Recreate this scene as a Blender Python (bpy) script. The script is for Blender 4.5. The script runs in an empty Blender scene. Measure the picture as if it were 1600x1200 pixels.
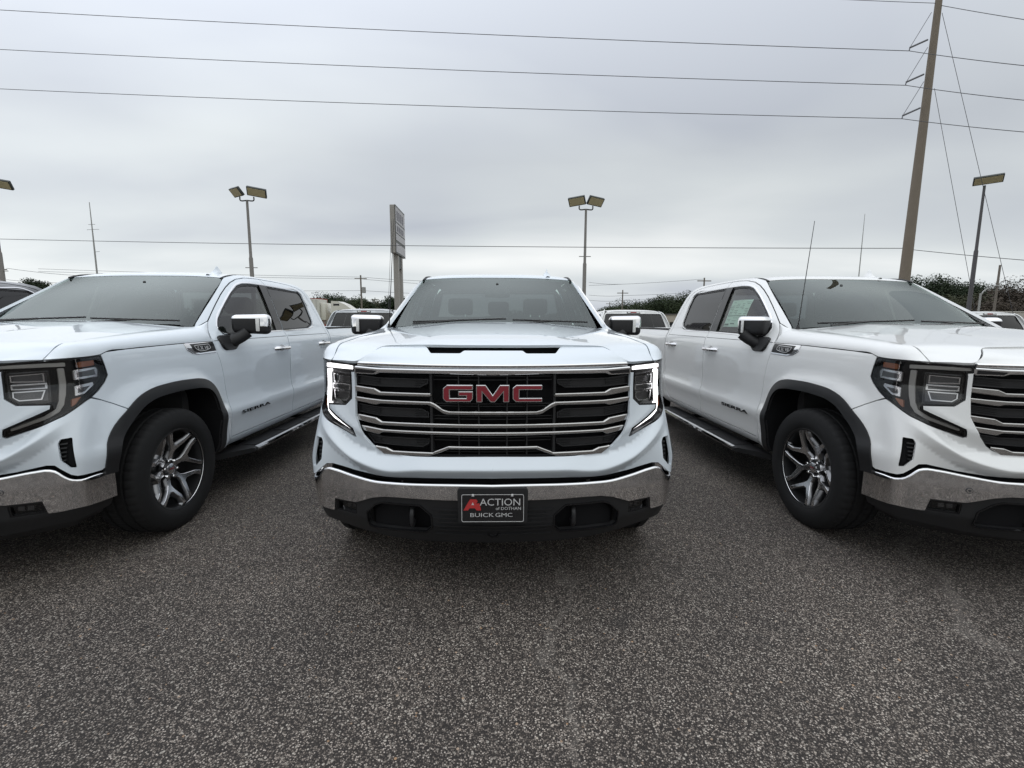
import bpy, bmesh, math, random
from mathutils import Vector, Matrix
from mathutils.geometry import delaunay_2d_cdt
random.seed(7)
scene=bpy.context.scene
# ------------------------------------------------------------------ camera
cd=bpy.data.cameras.new('camera'); cam=bpy.data.objects.new('camera',cd); scene.collection.objects.link(cam)
cd.sensor_width=36.0; cd.sensor_fit='HORIZONTAL'; cd.lens=36.0*739.1/1600.0; cd.clip_start=.02; cd.clip_end=4000
CAMP=Vector((.0443,-2.1909,1.4122)); YAW,PITCH,ROLL=.0213,.1323,.0038
_f=Vector((math.sin(YAW)*math.cos(PITCH),math.cos(YAW)*math.cos(PITCH),-math.sin(PITCH)))
_r=Vector((math.cos(YAW),-math.sin(YAW),0)); _u=_r.cross(_f)
_r2=_r*math.cos(ROLL)+_u*math.sin(ROLL); _u2=_u*math.cos(ROLL)-_r*math.sin(ROLL)
M=Matrix((_r2,_u2,-_f)).transposed().to_4x4(); M.translation=CAMP
cam.matrix_world=M; scene.camera=cam
# ------------------------------------------------------------------ sky and sun
SUN_EL,SUN_AZ=math.radians(50),math.radians(305)
w=bpy.data.worlds.new('World'); scene.world=w; w.use_nodes=True
nt=w.node_tree; nt.nodes.clear(); N=nt.nodes.new; K=nt.links.new
out=N('ShaderNodeOutputWorld'); bg=N('ShaderNodeBackground'); bg.inputs['Strength'].default_value=.1
K(bg.outputs[0],out.inputs[0])
sky=N('ShaderNodeTexSky'); sky.sky_type='NISHITA'; sky.sun_disc=False; sky.sun_elevation=SUN_EL; sky.sun_rotation=SUN_AZ
tc=N('ShaderNodeTexCoord'); sep=N('ShaderNodeSeparateXYZ'); K(tc.outputs['Generated'],sep.inputs[0])
def mth(op,a,b=None,c=None,clamp=False):
    n=N('ShaderNodeMath'); n.operation=op; n.use_clamp=clamp
    for i,v in enumerate((a,b,c)):
        if v is None: continue
        if isinstance(v,(int,float)): n.inputs[i].default_value=v
        else: K(v,n.inputs[i])
    return n.outputs[0]
el=mth('MAXIMUM',sep.outputs[2],0.0)
den=mth('ADD',el,.16)
cx_=mth('DIVIDE',sep.outputs[0],den); cy_=mth('DIVIDE',sep.outputs[1],den)
comb=N('ShaderNodeCombineXYZ'); K(cx_,comb.inputs[0]); K(cy_,comb.inputs[1])
def noise(scale,detail,rough,seed,dist=0.0,sx=1.0):
    mp=N('ShaderNodeMapping'); mp.inputs['Scale'].default_value=(sx,1,1); mp.inputs['Location'].default_value=(seed,seed*.7,seed*1.3); K(comb.outputs[0],mp.inputs[0])
    n=N('ShaderNodeTexNoise'); n.inputs['Scale'].default_value=scale; n.inputs['Detail'].default_value=detail; n.inputs['Roughness'].default_value=rough; n.inputs['Distortion'].default_value=dist
    K(mp.outputs[0],n.inputs['Vector']); return n.outputs[0]
n1=noise(.34,3,.45,5.3,.2,.7); n2=noise(1.1,4,.5,8.4,.3,.6)
cl=mth('ADD',mth('MULTIPLY',n1,.84),mth('MULTIPLY',n2,.16))
ramp=N('ShaderNodeValToRGB'); cr=ramp.color_ramp
cr.elements[0].position=.40; cr.elements[0].color=(.455,.485,.535,1)
cr.elements[1].position=.60; cr.elements[1].color=(.85,.865,.86,1)
e=cr.elements.new(.50); e.color=(.625,.66,.675,1)
K(cl,ramp.inputs[0])
# overcast sky: brighter towards the zenith, and a paler rim at the horizon
zen=mth('ADD',mth('MULTIPLY',mth('SUBTRACT',el,.30,clamp=True),2.1),1.07)
hor=mth('MULTIPLY',mth('POWER',mth('SUBTRACT',1.0,el,clamp=True),13.0),.34)
vd=N('ShaderNodeVectorMath'); vd.operation='DOT_PRODUCT'; K(tc.outputs['Generated'],vd.inputs[0]); vd.inputs[1].default_value=(math.sin(SUN_AZ)*math.cos(SUN_EL),math.cos(SUN_AZ)*math.cos(SUN_EL),math.sin(SUN_EL))
glow=mth('MULTIPLY',mth('POWER',mth('MAXIMUM',vd.outputs['Value'],0.0),6.0),1.0)
gain=mth('MULTIPLY',mth('ADD',mth('ADD',zen,hor),glow),10.0)
sc_=N('ShaderNodeVectorMath'); sc_.operation='SCALE'; K(ramp.outputs[0],sc_.inputs[0]); K(gain,sc_.inputs['Scale'])
mix=N('ShaderNodeMix'); mix.data_type='RGBA'; mix.inputs[0].default_value=.95
K(sky.outputs[0],mix.inputs[6]); K(sc_.outputs[0],mix.inputs[7]); K(mix.outputs[2],bg.inputs['Color'])
sd=bpy.data.lights.new('sun','SUN'); sd.energy=.6; sd.angle=math.radians(150); sd.color=(1,.97,.93)
sun=bpy.data.objects.new('sun',sd); scene.collection.objects.link(sun)
sdir=Vector((math.sin(SUN_AZ)*math.cos(SUN_EL),math.cos(SUN_AZ)*math.cos(SUN_EL),math.sin(SUN_EL)))
sun.rotation_euler=sdir.to_track_quat('Z','Y').to_euler(); sun.location=(0,-10,30)
vs=scene.view_settings; vs.view_transform='Standard'; vs.look='None'; vs.exposure=0.0; vs.gamma=1.0; vs.use_curve_mapping=False
scene.render.engine='CYCLES'; scene.cycles.use_denoising=True; scene.cycles.max_bounces=8; scene.cycles.transparent_max_bounces=16
scene.cycles.glossy_bounces=4; scene.cycles.sample_clamp_indirect=6.0
# ------------------------------------------------------------------ materials
MATS={}
def pr(name,col,rough=.5,metal=0.0,spec=.5,coat=0.0,coatr=.03,emit=None,es=0.0):
    m=bpy.data.materials.new(name); m.use_nodes=True; b=m.node_tree.nodes['Principled BSDF']
    b.inputs['Base Color'].default_value=(*col,1); b.inputs['Roughness'].default_value=rough; b.inputs['Metallic'].default_value=metal
    b.inputs['Specular IOR Level'].default_value=spec; b.inputs['Coat Weight'].default_value=coat; b.inputs['Coat Roughness'].default_value=coatr
    if emit: b.inputs['Emission Color'].default_value=(*emit,1); b.inputs['Emission Strength'].default_value=es
    MATS[name]=m; return m
def vary(m,scale,amount,rough_amount=0.0,bump=0.0,coord='Object',detail=5):
    """procedural colour / roughness / relief variation on an existing principled material"""
    t=m.node_tree; b=t.nodes['Principled BSDF']; c=t.nodes.new('ShaderNodeTexCoord'); n=t.nodes.new('ShaderNodeTexNoise')
    n.inputs['Scale'].default_value=scale; n.inputs['Detail'].default_value=detail; n.inputs['Roughness'].default_value=.6
    t.links.new(c.outputs[coord],n.inputs['Vector'])
    col=b.inputs['Base Color'].default_value[:3]
    mx=t.nodes.new('ShaderNodeMix'); mx.data_type='RGBA'
    mx.inputs[6].default_value=(*[max(0,v*(1-amount)) for v in col],1); mx.inputs[7].default_value=(*[min(1,v*(1+amount)) for v in col],1)
    t.links.new(n.outputs[0],mx.inputs[0]); t.links.new(mx.outputs[2],b.inputs['Base Color'])
    if rough_amount:
        r0=b.inputs['Roughness'].default_value; mr=t.nodes.new('ShaderNodeMapRange'); mr.inputs['To Min'].default_value=max(0,r0-rough_amount); mr.inputs['To Max'].default_value=min(1,r0+rough_amount)
        t.links.new(n.outputs[0],mr.inputs[0]); t.links.new(mr.outputs[0],b.inputs['Roughness'])
    if bump:
        bp=t.nodes.new('ShaderNodeBump'); bp.inputs['Strength'].default_value=bump; bp.inputs['Distance'].default_value=.002
        t.links.new(n.outputs[0],bp.inputs['Height']); t.links.new(bp.outputs[0],b.inputs['Normal'])
    return m
PEARL=vary(pr('pearl_paint',(.645,.70,.75),.32,0,.5,1.0,.02),3.0,.012)
WHITE=vary(pr('white_paint',(.76,.765,.755),.32,0,.5,1.0,.02),3.0,.012)
GREYP=vary(pr('grey_paint',(.10,.105,.11),.3,.3,.5,1.0,.03),3.0,.03)
SILVP=vary(pr('silver_paint',(.42,.44,.46),.3,.6,.5,1.0,.03),3.0,.03)
CHROME=vary(pr('chrome',(.80,.80,.81),.045,1.0),14,.02,.02)
DCHROME=vary(pr('satin_chrome',(.50,.49,.48),.20,1.0),20,.03,.05)
GLOSSB=pr('gloss_black',(.008,.008,.009),.18,0,.5)
PLAST=vary(pr('black_plastic',(.014,.014,.015),.5,0,.4),260,.25,.08,.12)
PLASTD=pr('dark_recess',(.006,.006,.007),.8,0,.2)
RUBBER=vary(pr('tyre_rubber',(.012,.012,.0125),.75,0,.3),60,.25,.1,.1)
STEEL=vary(pr('galvanised_steel',(.32,.32,.31),.5,.7),6,.12,.1)
MACH=vary(pr('machined_alloy',(.80,.80,.81),.22,1.0),30,.04,.05)
FLANK=pr('spoke_flank',(.20,.20,.205),.28,1.0)
INSF=pr('grille_insert_black',(.03,.03,.032),.3,.2,.5)
POCKET=pr('wheel_pocket_black',(.012,.012,.013),.35,0,.5)
RED=pr('red_enamel',(.20,.012,.022),.28,0,.5,.4)
AMBER=pr('amber_reflector',(.30,.085,.022),.25,.1,.5,.5)
REDLENS=pr('red_lens',(.28,.01,.012),.2,0,.5,.8)
LAMP=pr('lamp_reflector',(.62,.62,.63),.15,1.0)
LAMPD=pr('lamp_dark',(.11,.11,.115),.2,.6)
DRLOFF=pr('light_guide_off',(.46,.45,.43),.3,0,.5,.5)
DRLON=pr('light_guide_lit',(.9,.9,.9),.3,0,.5,0,.03,(1,.985,1.0),2.2)
WLENS=pr('white_lens',(.72,.72,.70),.2,0,.5,.5)
SILV=pr('silver_print',(.62,.62,.62),.35,.3)
PBLK=pr('plate_black',(.010,.010,.011),.25,0,.5,.5)
PRED=pr('plate_red',(.42,.035,.035),.35)
INTD=vary(pr('interior_dark',(.05,.05,.05),.7),20,.15)
INTL=vary(pr('interior_light',(.30,.30,.27),.8),20,.08)
PAPER=pr('sticker_paper',(.80,.90,.84),.5); INK=pr('sticker_ink',(.10,.17,.15),.6)
BEDL=vary(pr('bed_liner',(.02,.02,.02),.8),120,.3,.05,.3)
def glass(name,tint,rough=.0,ior=1.5,boost=1.0,lo=.0,gcol=(1,1,1)):
    m=bpy.data.materials.new(name); m.use_nodes=True; t=m.node_tree; t.nodes.clear(); n=t.nodes.new
    o=n('ShaderNodeOutputMaterial'); mx=n('ShaderNodeMixShader'); tr=n('ShaderNodeBsdfTransparent'); gl=n('ShaderNodeBsdfGlossy'); fr=n('ShaderNodeFresnel')
    tr.inputs[0].default_value=(*tint,1); gl.inputs[0].default_value=(*gcol,1); gl.inputs['Roughness'].default_value=rough; fr.inputs[0].default_value=ior
    mm=n('ShaderNodeMath'); mm.operation='MULTIPLY_ADD'; mm.use_clamp=True; mm.inputs[1].default_value=boost; mm.inputs[2].default_value=lo
    t.links.new(fr.outputs[0],mm.inputs[0]); t.links.new(mm.outputs[0],mx.inputs[0]); t.links.new(tr.outputs[0],mx.inputs[1]); t.links.new(gl.outputs[0],mx.inputs[2]); t.links.new(mx.outputs[0],o.inputs[0])
    MATS[name]=m; return m
GLW=glass('windshield_glass',(.46,.58,.52),.0,1.5,1.2,0,(.93,1.0,.965))
GLF=glass('front_side_glass',(.70,.80,.745),.0,1.5,1.0)
GLR=glass('privacy_glass',(.10,.10,.11),.0,1.5,1.0)
LENS=glass('clear_lens',(.95,.95,.95),.0,1.45,1.2)
FRIT=pr('glass_frit_black',(.02,.018,.02),.12,0,.6)
# ---------- truck surface definitions (truck-local metres: x right, y back from number plate, z up)
ST=[((0,.062),(0,.036)),((.35,.092),(.35,.066)),((.6,.165),(.6,.138)),((.72,.216),(.74,.184)),((.82,.274),(.85,.224)),
    ((.895,.342),(.922,.257)),((.937,.425),(.970,.300)),((.951,.530),(.989,.385)),((.957,.68),(.994,.53)),((.965,1.0),(.989,1.0)),
    ((.972,1.6),(.988,1.6)),((.975,2.5),(.99,2.5)),((.975,3.8),(.99,3.8)),((.972,5.0),(.988,5.0)),((.955,5.78),(.972,5.78))]
UK=[0.0]
for _a,_b in zip(ST[:-1],ST[1:]):
    UK.append(UK[-1]+math.hypot(_b[0][0]-_a[0][0],_b[0][1]-_a[0][1]))
def _pchip(xs,ys):
    n=len(xs); h=[xs[i+1]-xs[i] for i in range(n-1)]; d=[(ys[i+1]-ys[i])/h[i] for i in range(n-1)]
    m=[0.0]*n
    for i in range(1,n-1):
        if d[i-1]*d[i]>0:
            w1=2*h[i]+h[i-1]; w2=h[i]+2*h[i-1]; m[i]=(w1+w2)/(w1/d[i-1]+w2/d[i])
    m[0]=d[0]; m[-1]=d[-1]
    def f(x):
        if x<=xs[0]: return ys[0]+m[0]*(x-xs[0])
        if x>=xs[-1]: return ys[-1]+m[-1]*(x-xs[-1])
        lo,hi=0,n-1
        while hi-lo>1:
            k=(lo+hi)//2
            if xs[k]<=x: lo=k
            else: hi=k
        t=(x-xs[lo])/h[lo]; a=h[lo]
        return ((1+2*t)*(1-t)**2*ys[lo]+t*(1-t)**2*a*m[lo]+t*t*(3-2*t)*ys[hi]+t*t*(t-1)*a*m[hi])
    return f
def _cub(xs,ys):
    # natural-ish C1 Catmull-Rom (finite difference tangents)
    n=len(xs); m=[0.0]*n
    for i in range(n):
        if i==0: m[i]=(ys[1]-ys[0])/(xs[1]-xs[0])
        elif i==n-1: m[i]=(ys[-1]-ys[-2])/(xs[-1]-xs[-2])
        else:
            h0=xs[i]-xs[i-1]; h1=xs[i+1]-xs[i]
            m[i]=((ys[i]-ys[i-1])/h0*h1+(ys[i+1]-ys[i])/h1*h0)/(h0+h1)
    def f(x):
        if x<=xs[0]: return ys[0]+m[0]*(x-xs[0])
        if x>=xs[-1]: return ys[-1]+m[-1]*(x-xs[-1])
        lo,hi=0,n-1
        while hi-lo>1:
            k=(lo+hi)//2
            if xs[k]<=x: lo=k
            else: hi=k
        a=xs[hi]-xs[lo]; t=(x-xs[lo])/a
        return ((1+2*t)*(1-t)**2*ys[lo]+t*(1-t)**2*a*m[lo]+t*t*(3-2*t)*ys[hi]+t*t*(t-1)*a*m[hi])
    return f
XT=_cub(UK,[s[0][0] for s in ST]); YT=_cub(UK,[s[0][1] for s in ST])
XL=_cub(UK,[s[1][0] for s in ST]); YL=_cub(UK,[s[1][1] for s in ST])
# body side section (offset from the straight blend)
XS=_cub([.36,.40,.44,.48,.54,.60,.645,.672,.70,.74,.80,.90,1.0,1.10,1.18,1.225,1.25,1.28,1.31,1.35,1.50,1.65,1.74,1.785,1.815,1.835,1.848],
        [.90,.945,.972,.981,.986,.995,1.004,1.0065,1.003,.991,.983,.983,.987,.988,.983,.975,.966,.952,.938,.925,.871,.815,.777,.750,.718,.690,.655])
def sm(t):
    t=0.0 if t<0 else 1.0 if t>1 else t
    return t*t*(3-2*t)
AX_F,AX_R=.985,4.73
def flare(y,z):
    o=0.0
    for c in (AX_F,AX_R):
        dy=abs(y-c); dz=max(0.0,z-.40)
        d=(dy**2.6+(dz*1.0)**2.6)**(1/2.6)
        o+=.038*sm((.70-d)/.15)*(sm((y-.36)/.24) if c<2 else 1)
    return o*sm((1.16-z)/.12)
ZC=_cub([0,.35,.6,.72,.84,.95,1.2],[.694,.688,.676,.716,.790,.86,.95])
def apil(y,z):
    # distance behind the windshield edge line (side view), pillar rounds inwards
    d=((y-1.50)*(.415)-(z-1.345)*(.73))/.84
    return max(0.0,1-d/.17)
def B(u,z):
    """belt surface: front fascia -> corner -> body side"""
    t=sm((z-.66)/.44) if z<1.2 else 1.0
    x=XL(u)+(XT(u)-XL(u))*t; y=YL(u)+(YT(u)-YL(u))*t
    w=sm((u-UK[5])/(UK[8]-UK[5]))
    if w>0:
        xs_=XS(z)
        lin=.9865+( .972-.9865)*t
        x+=w*(xs_-lin)
        x+=w*flare(y,z)
    # ridge under the grille, forward offset
    k=1-sm((u-.74)/.30)
    if k>0 and z<1.16:
        q=z-ZC(u)
        r=.006
        a=(math.sqrt(q*q+r*r)-r)
        f=-(.85*a if q>0 else 1.0*a)
        f=max(f,-.050 if q>0 else -.050)
        y-=k*(f*(1-sm((q-.06)/.10)) + .018*(1-sm((abs(q)-.0)/.2)))
    if z>1.26 and u>1.5:
        a=apil(y,z)
        if a>0: x-=.062*min(a,1.5)**2
    return x,y,z
def u_of_x(x,z):
    lo,hi=0.0,UK[6]
    for _ in range(40):
        m=(lo+hi)/2
        if B(m,z)[0]<x: lo=m
        else: hi=m
    return lo
def u_of_y(y,z):
    lo,hi=0.0,UK[-1]+.2
    for _ in range(44):
        m=(lo+hi)/2
        if B(m,z)[1]<y: lo=m
        else: hi=m
    return lo
# bumper: own surface below the fascia. plan curve + profile
BP=[(0,.020),(.35,.045),(.6,.105),(.74,.163),(.86,.226),(.925,.262),(.970,.304),(.992,.37),(1.004,.46),(1.007,.60)]
UB=[0.0]
for _a,_b in zip(BP[:-1],BP[1:]): UB.append(UB[-1]+math.hypot(_b[0]-_a[0],_b[1]-_a[1]))
BX=_cub(UB,[b[0] for b in BP]); BY=_cub(UB,[b[1] for b in BP])
def BUM(u,z,off=0.0):
    x,y=BX(u),BY(u)
    h=1e-3; tx,ty=BX(u+h)-BX(u-h),BY(u+h)-BY(u-h); L=math.hypot(tx,ty)
    nx,ny=ty/L,-tx/L
    # roll-over near the top edge handled by the panel's lip; slight lean backwards downwards
    k=-.10*max(0,.56-z)-.0*z+off
    return x+nx*k,y+ny*k,z
# ------------------------------------------------------------------ mesh kit
COL=scene.collection
def link(o,parent=None):
    COL.objects.link(o)
    if parent is not None: o.parent=parent
    return o
def mk(name,V,F,mat,parent=None,N=None,MI=None,smooth=True,sharp=35):
    me=bpy.data.meshes.new(name); me.from_pydata([tuple(v) for v in V],[],F)
    for m in (mat if isinstance(mat,(list,tuple)) else [mat]): me.materials.append(m)
    if MI: me.polygons.foreach_set('material_index',MI)
    me.polygons.foreach_set('use_smooth',[bool(smooth)]*len(me.polygons))
    me.update()
    if N is not None: me.normals_split_custom_set_from_vertices([tuple(n) for n in N])
    elif smooth: me.set_sharp_from_angle(angle=math.radians(sharp))
    return link(bpy.data.objects.new(name,me),parent)
def empty(name,loc=(0,0,0),rz=0.0,parent=None):
    o=bpy.data.objects.new(name,None); o.location=loc; o.rotation_euler=(0,0,rz); o.empty_display_size=.2
    return link(o,parent)
def tag(o,label=None,cat=None,group=None,kind=None):
    for k,v in (('label',label),('category',cat),('group',group),('kind',kind)):
        if v: o[k]=v
    return o
def area2(P): return .5*sum(P[i][0]*P[(i+1)%len(P)][1]-P[(i+1)%len(P)][0]*P[i][1] for i in range(len(P)))
def ccw(P): return list(P) if area2(P)>0 else list(P)[::-1]
def inside(p,P):
    c=False; n=len(P); x,y=p
    for i in range(n):
        x1,y1=P[i]; x2,y2=P[(i+1)%n]
        if (y1>y)!=(y2>y) and x<(x2-x1)*(y-y1)/(y2-y1)+x1: c=not c
    return c
def dens(P,res,closed=True):
    o=[]; n=len(P)
    for i in range(n if closed else n-1):
        a,b=P[i],P[(i+1)%n]; k=max(1,int(math.ceil(math.hypot(b[0]-a[0],b[1]-a[1])/res)))
        o+=[(a[0]+(b[0]-a[0])*j/k,a[1]+(b[1]-a[1])*j/k) for j in range(k)]
    if not closed: o.append(tuple(P[-1]))
    return o
def rnd(P,r,n=4,closed=True):
    """round the corners of a polygon"""
    o=[]; m=len(P)
    for i in range(m):
        if not closed and i in (0,m-1): o.append(P[i]); continue
        a,b,c=Vector(P[i-1]),Vector(P[i]),Vector(P[(i+1)%m])
        la,lc=(a-b).length,(c-b).length
        if la<1e-6 or lc<1e-6: continue
        k=min(r,la*.45,lc*.45); p,q=b+(a-b)/la*k,b+(c-b)/lc*k
        for j in range(n+1):
            t=j/n; o.append(tuple(p*(1-t)**2+b*2*t*(1-t)+q*t*t))
    return o
def inset(P,d):
    P=ccw(P); n=len(P); o=[]
    for i in range(n):
        a,b,c=Vector(P[i-1]),Vector(P[i]),Vector(P[(i+1)%n])
        e1,e2=(b-a),(c-b)
        if e1.length<1e-9 or e2.length<1e-9: o.append(tuple(b)); continue
        e1.normalize(); e2.normalize(); n1,n2=Vector((-e1.y,e1.x)),Vector((-e2.y,e2.x)); m=n1+n2
        if m.length<1e-6: m=n1
        m.normalize(); k=min(1/max(.35,m.dot(n1)),2.5); o.append(tuple(b+m*d*k))
    return o
def snorm(S,u,v,h=2e-3):
    a,b=Vector(S(u+h,v))-Vector(S(u-h,v)),Vector(S(u,v+h))-Vector(S(u,v-h)); n=a.cross(b)
    return n.normalized() if n.length>1e-12 else Vector((0,-1,0))
def cdt(P,holes,res,extra=()):
    loops=[dens(ccw(P),res)]+[dens(ccw(h)[::-1],res) for h in holes]
    pts=[];ed=[];li=[]
    for L in loops:
        s=len(pts); pts+=L; ed+=[(s+i,s+(i+1)%len(L)) for i in range(len(L))]; li.append(list(range(s,s+len(L))))
    xs=[p[0] for p in loops[0]]; ys=[p[1] for p in loops[0]]
    nb=len(pts); ib=[]
    gx=int((max(xs)-min(xs))/res)+1; gy=int((max(ys)-min(ys))/res)+1
    cell={}
    for p in pts: cell.setdefault((int(p[0]//res),int(p[1]//res)),[]).append(p)
    for q in extra:
        if inside(q,loops[0]) and not any(inside(q,h_) for h_ in loops[1:]):
            if all((p_[0]-q[0])**2+(p_[1]-q[1])**2>9e-6 for a in (-1,0,1) for b in (-1,0,1) for p_ in cell.get((int(q[0]//res)+a,int(q[1]//res)+b),())):
                pts.append(q); cell.setdefault((int(q[0]//res),int(q[1]//res)),[]).append(q)
    for i in range(gx+1):
        for j in range(gy+1):
            q=(min(xs)+(i+.5*(j%2))*res,min(ys)+j*res)
            cx,cy=int(q[0]//res),int(q[1]//res); ok=True
            for a in (-1,0,1):
                for b in (-1,0,1):
                    for p in cell.get((cx+a,cy+b),()):
                        if (p[0]-q[0])**2+(p[1]-q[1])**2<(.55*res)**2: ok=False
            if ok and inside(q,loops[0]) and not any(inside(q,h) for h in loops[1:]): pts.append(q)
    vs_,es_,fs_,ov,_,_=delaunay_2d_cdt([Vector(p) for p in pts],ed,[],0,1e-7)
    mp={}
    for i,o in enumerate(ov):
        for k in o: mp[k]=i
    tr=[]
    for f in fs_:
        c=(sum(vs_[i].x for i in f)/len(f),sum(vs_[i].y for i in f)/len(f))
        if inside(c,loops[0]) and not any(inside(c,h) for h in loops[1:]):
            f=list(f)
            if area2([vs_[i] for i in f])<0: f=f[::-1]
            tr.append(f)
    return [tuple(v) for v in vs_],tr,[[mp[k] for k in L] for L in li]
def panel(P,S,res=.03,holes=(),lift=0.0,flange=.012,nofl=None,bev=0.0,out=0.0,extra=()):
    """trimmed patch of the surface S bounded by P (2-D), with turned-in edges. returns V,F,N"""
    Q=inset(dens(ccw(P),res),bev) if bev else P
    v2,tr,loops=cdt(Q,holes,res,extra)
    V=[];Nn=[];F=[]
    for p in v2:
        n=snorm(S,*p); V.append(Vector(S(*p))+n*lift); Nn.append(n)
    F+=tr
    for li,L in enumerate(loops):
        m=len(L)
        for i in range(m):
            a,b=L[i],L[(i+1)%m]
            if nofl and nofl(v2[a]) and nofl(v2[b]): continue
            T=(V[b]-V[a])
            if T.length<1e-9: continue
            s=len(V); na,nb=Nn[a],Nn[b]; T.normalize(); oa,ob=T.cross(na),T.cross(nb)
            if bev:
                ca,cb=V[a]+oa*bev-na*bev,V[b]+ob*bev-nb*bev
                V+=[V[a],V[b],cb,ca]; Nn+=[na,nb,(nb+ob).normalized(),(na+oa).normalized()]; F.append([s,s+3,s+2,s+1])
                s=len(V); V+=[ca,cb,cb-nb*flange,ca-na*flange]; Nn+=[(na+oa).normalized(),(nb+ob).normalized(),ob,oa]; F.append([s,s+3,s+2,s+1])
            else:
                V+=[V[a],V[b],V[b]-nb*flange+ob*out,V[a]-na*flange+oa*out]; Nn+=[oa,ob,ob,oa]; F.append([s,s+3,s+2,s+1])
    return V,F,Nn
def mir(g):
    V,F,Nn=g
    return [Vector((-v[0],v[1],v[2])) for v in V],[f[::-1] for f in F],(None if Nn is None else [Vector((-n[0],n[1],n[2])) for n in Nn])
def join(*gs):
    V=[];F=[];Nn=[]
    for v,f,n in gs:
        s=len(V); V+=list(v); F+=[[i+s for i in q] for q in f]; Nn+=list(n) if n is not None else []
    return V,F,(Nn if len(Nn)==len(V) else None)
def both(g): return join(g,mir(g))
def grid(P,flip=False,closed=False):
    """smooth quad grid from rows of points; normals from differences"""
    R,C=len(P),len(P[0]); V=[Vector(p) for r in P for p in r]; F=[];Nn=[]
    ix=lambda i,j:i*C+(j%C)
    for i in range(R):
        for j in range(C):
            a=V[ix(min(i+1,R-1),j)]-V[ix(max(i-1,0),j)]
            if closed: b=V[ix(i,j+1)]-V[ix(i,j-1)]
            else: b=V[ix(i,min(j+1,C-1))]-V[ix(i,max(j-1,0))]
            n=a.cross(b); n=n.normalized() if n.length>1e-12 else Vector((0,0,1)); Nn.append(-n if flip else n)
    for i in range(R-1):
        for j in range(C if closed else C-1):
            f=[ix(i,j),ix(i+1,j),ix(i+1,j+1),ix(i,j+1)]; F.append(f[::-1] if flip else f)
    return V,F,Nn
def loft(curves,nu,nv,mirror=False):
    """curves: list of point lists (same length); cubic in both directions. param across j in [0,1]"""
    k=len(curves[0]); J=[j/(k-1) for j in range(k)]; I=[i/(len(curves)-1) for i in range(len(curves))]
    fc=[[_cub(J,[c[j][d] for j in range(k)]) for d in range(3)] for c in curves]
    def S(s,t):
        return tuple(_cub(I,[f[d](t) for f in fc])(s) for d in range(3))
    rows=[]
    for i in range(nu+1):
        s=i/nu; cu=[[f[d] for f in fc] for d in range(3)]
        r=[]
        for j in range(nv+1): r.append(S(s,j/nv))
        if mirror: r=[(-p[0],p[1],p[2]) for p in r[:0:-1]]+r
        rows.append(r)
    return rows,S
def box(x0,x1,y0,y1,z0,z1):
    V=[Vector(p) for p in ((x0,y0,z0),(x1,y0,z0),(x1,y1,z0),(x0,y1,z0),(x0,y0,z1),(x1,y0,z1),(x1,y1,z1),(x0,y1,z1))]
    return V,[[0,3,2,1],[4,5,6,7],[0,1,5,4],[1,2,6,5],[2,3,7,6],[3,0,4,7]],None
def rbox(x0,x1,y0,y1,z0,z1,r=.01,seg=2):
    bm=bmesh.new(); V,F,_=box(x0,x1,y0,y1,z0,z1); vs_=[bm.verts.new(v) for v in V]; [bm.faces.new([vs_[i] for i in f]) for f in F]
    bmesh.ops.bevel(bm,geom=bm.edges[:],offset=r,segments=seg,profile=.5,affect='EDGES'); bm.verts.index_update()
    g=[v.co.copy() for v in bm.verts],[[v.index for v in f.verts] for f in bm.faces],None; bm.free(); return g
def xf(g,M):
    V,F,Nn=g; R3=M.to_3x3(); return [M@Vector(v) for v in V],F,(None if Nn is None else [(R3@Vector(n)).normalized() for n in Nn])
def tube(path,r,n=8,cap=True):
    P=[Vector(p) for p in path]; rr=r if hasattr(r,'__len__') else [r]*len(P); V=[];F=[]
    up=None
    for i,p in enumerate(P):
        t=(P[min(i+1,len(P)-1)]-P[max(i-1,0)]).normalized()
        if up is None: up=Vector((0,0,1)) if abs(t.z)<.9 else Vector((1,0,0))
        a=t.cross(up).normalized(); b=a.cross(t).normalized(); up=b
        V+=[p+a*math.cos(2*math.pi*k/n)*rr[i]+b*math.sin(2*math.pi*k/n)*rr[i] for k in range(n)]
    for i in range(len(P)-1):
        for k in range(n): F.append([i*n+k,i*n+(k+1)%n,(i+1)*n+(k+1)%n,(i+1)*n+k])
    if cap: F+= [list(range(n))[::-1],[len(V)-n+k for k in range(n)]]
    return V,F,None
def lathe_x(prof,n=48,cap0=False,cap1=False):
    """profile [(x,r)] turned about the x axis"""
    V=[];F=[]
    for x,r in prof: V+=[Vector((x,r*math.cos(2*math.pi*k/n),r*math.sin(2*math.pi*k/n))) for k in range(n)]
    for i in range(len(prof)-1):
        for k in range(n): F.append([i*n+k,i*n+(k+1)%n,(i+1)*n+(k+1)%n,(i+1)*n+k])
    if cap0: F.append(list(range(n)))
    if cap1: F.append([len(V)-n+k for k in range(n)][::-1])
    return V,F,None
def plane_xz(y): return lambda a,b:(a,y,b)
def text_mesh(s,size,mat_name,extrude=.0,xscale=1.0):
    cu=bpy.data.curves.new('text','FONT'); cu.body=s; cu.size=size; cu.extrude=extrude; cu.align_x='CENTER'; cu.align_y='CENTER'; cu.resolution_u=3
    o=bpy.data.objects.new('text',cu); COL.objects.link(o); dg=bpy.context.evaluated_depsgraph_get()
    me=bpy.data.meshes.new_from_object(o.evaluated_get(dg)); g=[v.co.copy() for v in me.vertices],[list(p.vertices) for p in me.polygons],None
    bpy.data.objects.remove(o); bpy.data.curves.remove(cu); bpy.data.meshes.remove(me)
    return [Vector((v.x*xscale,v.y,v.z)) for v in g[0]],g[1],None
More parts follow.
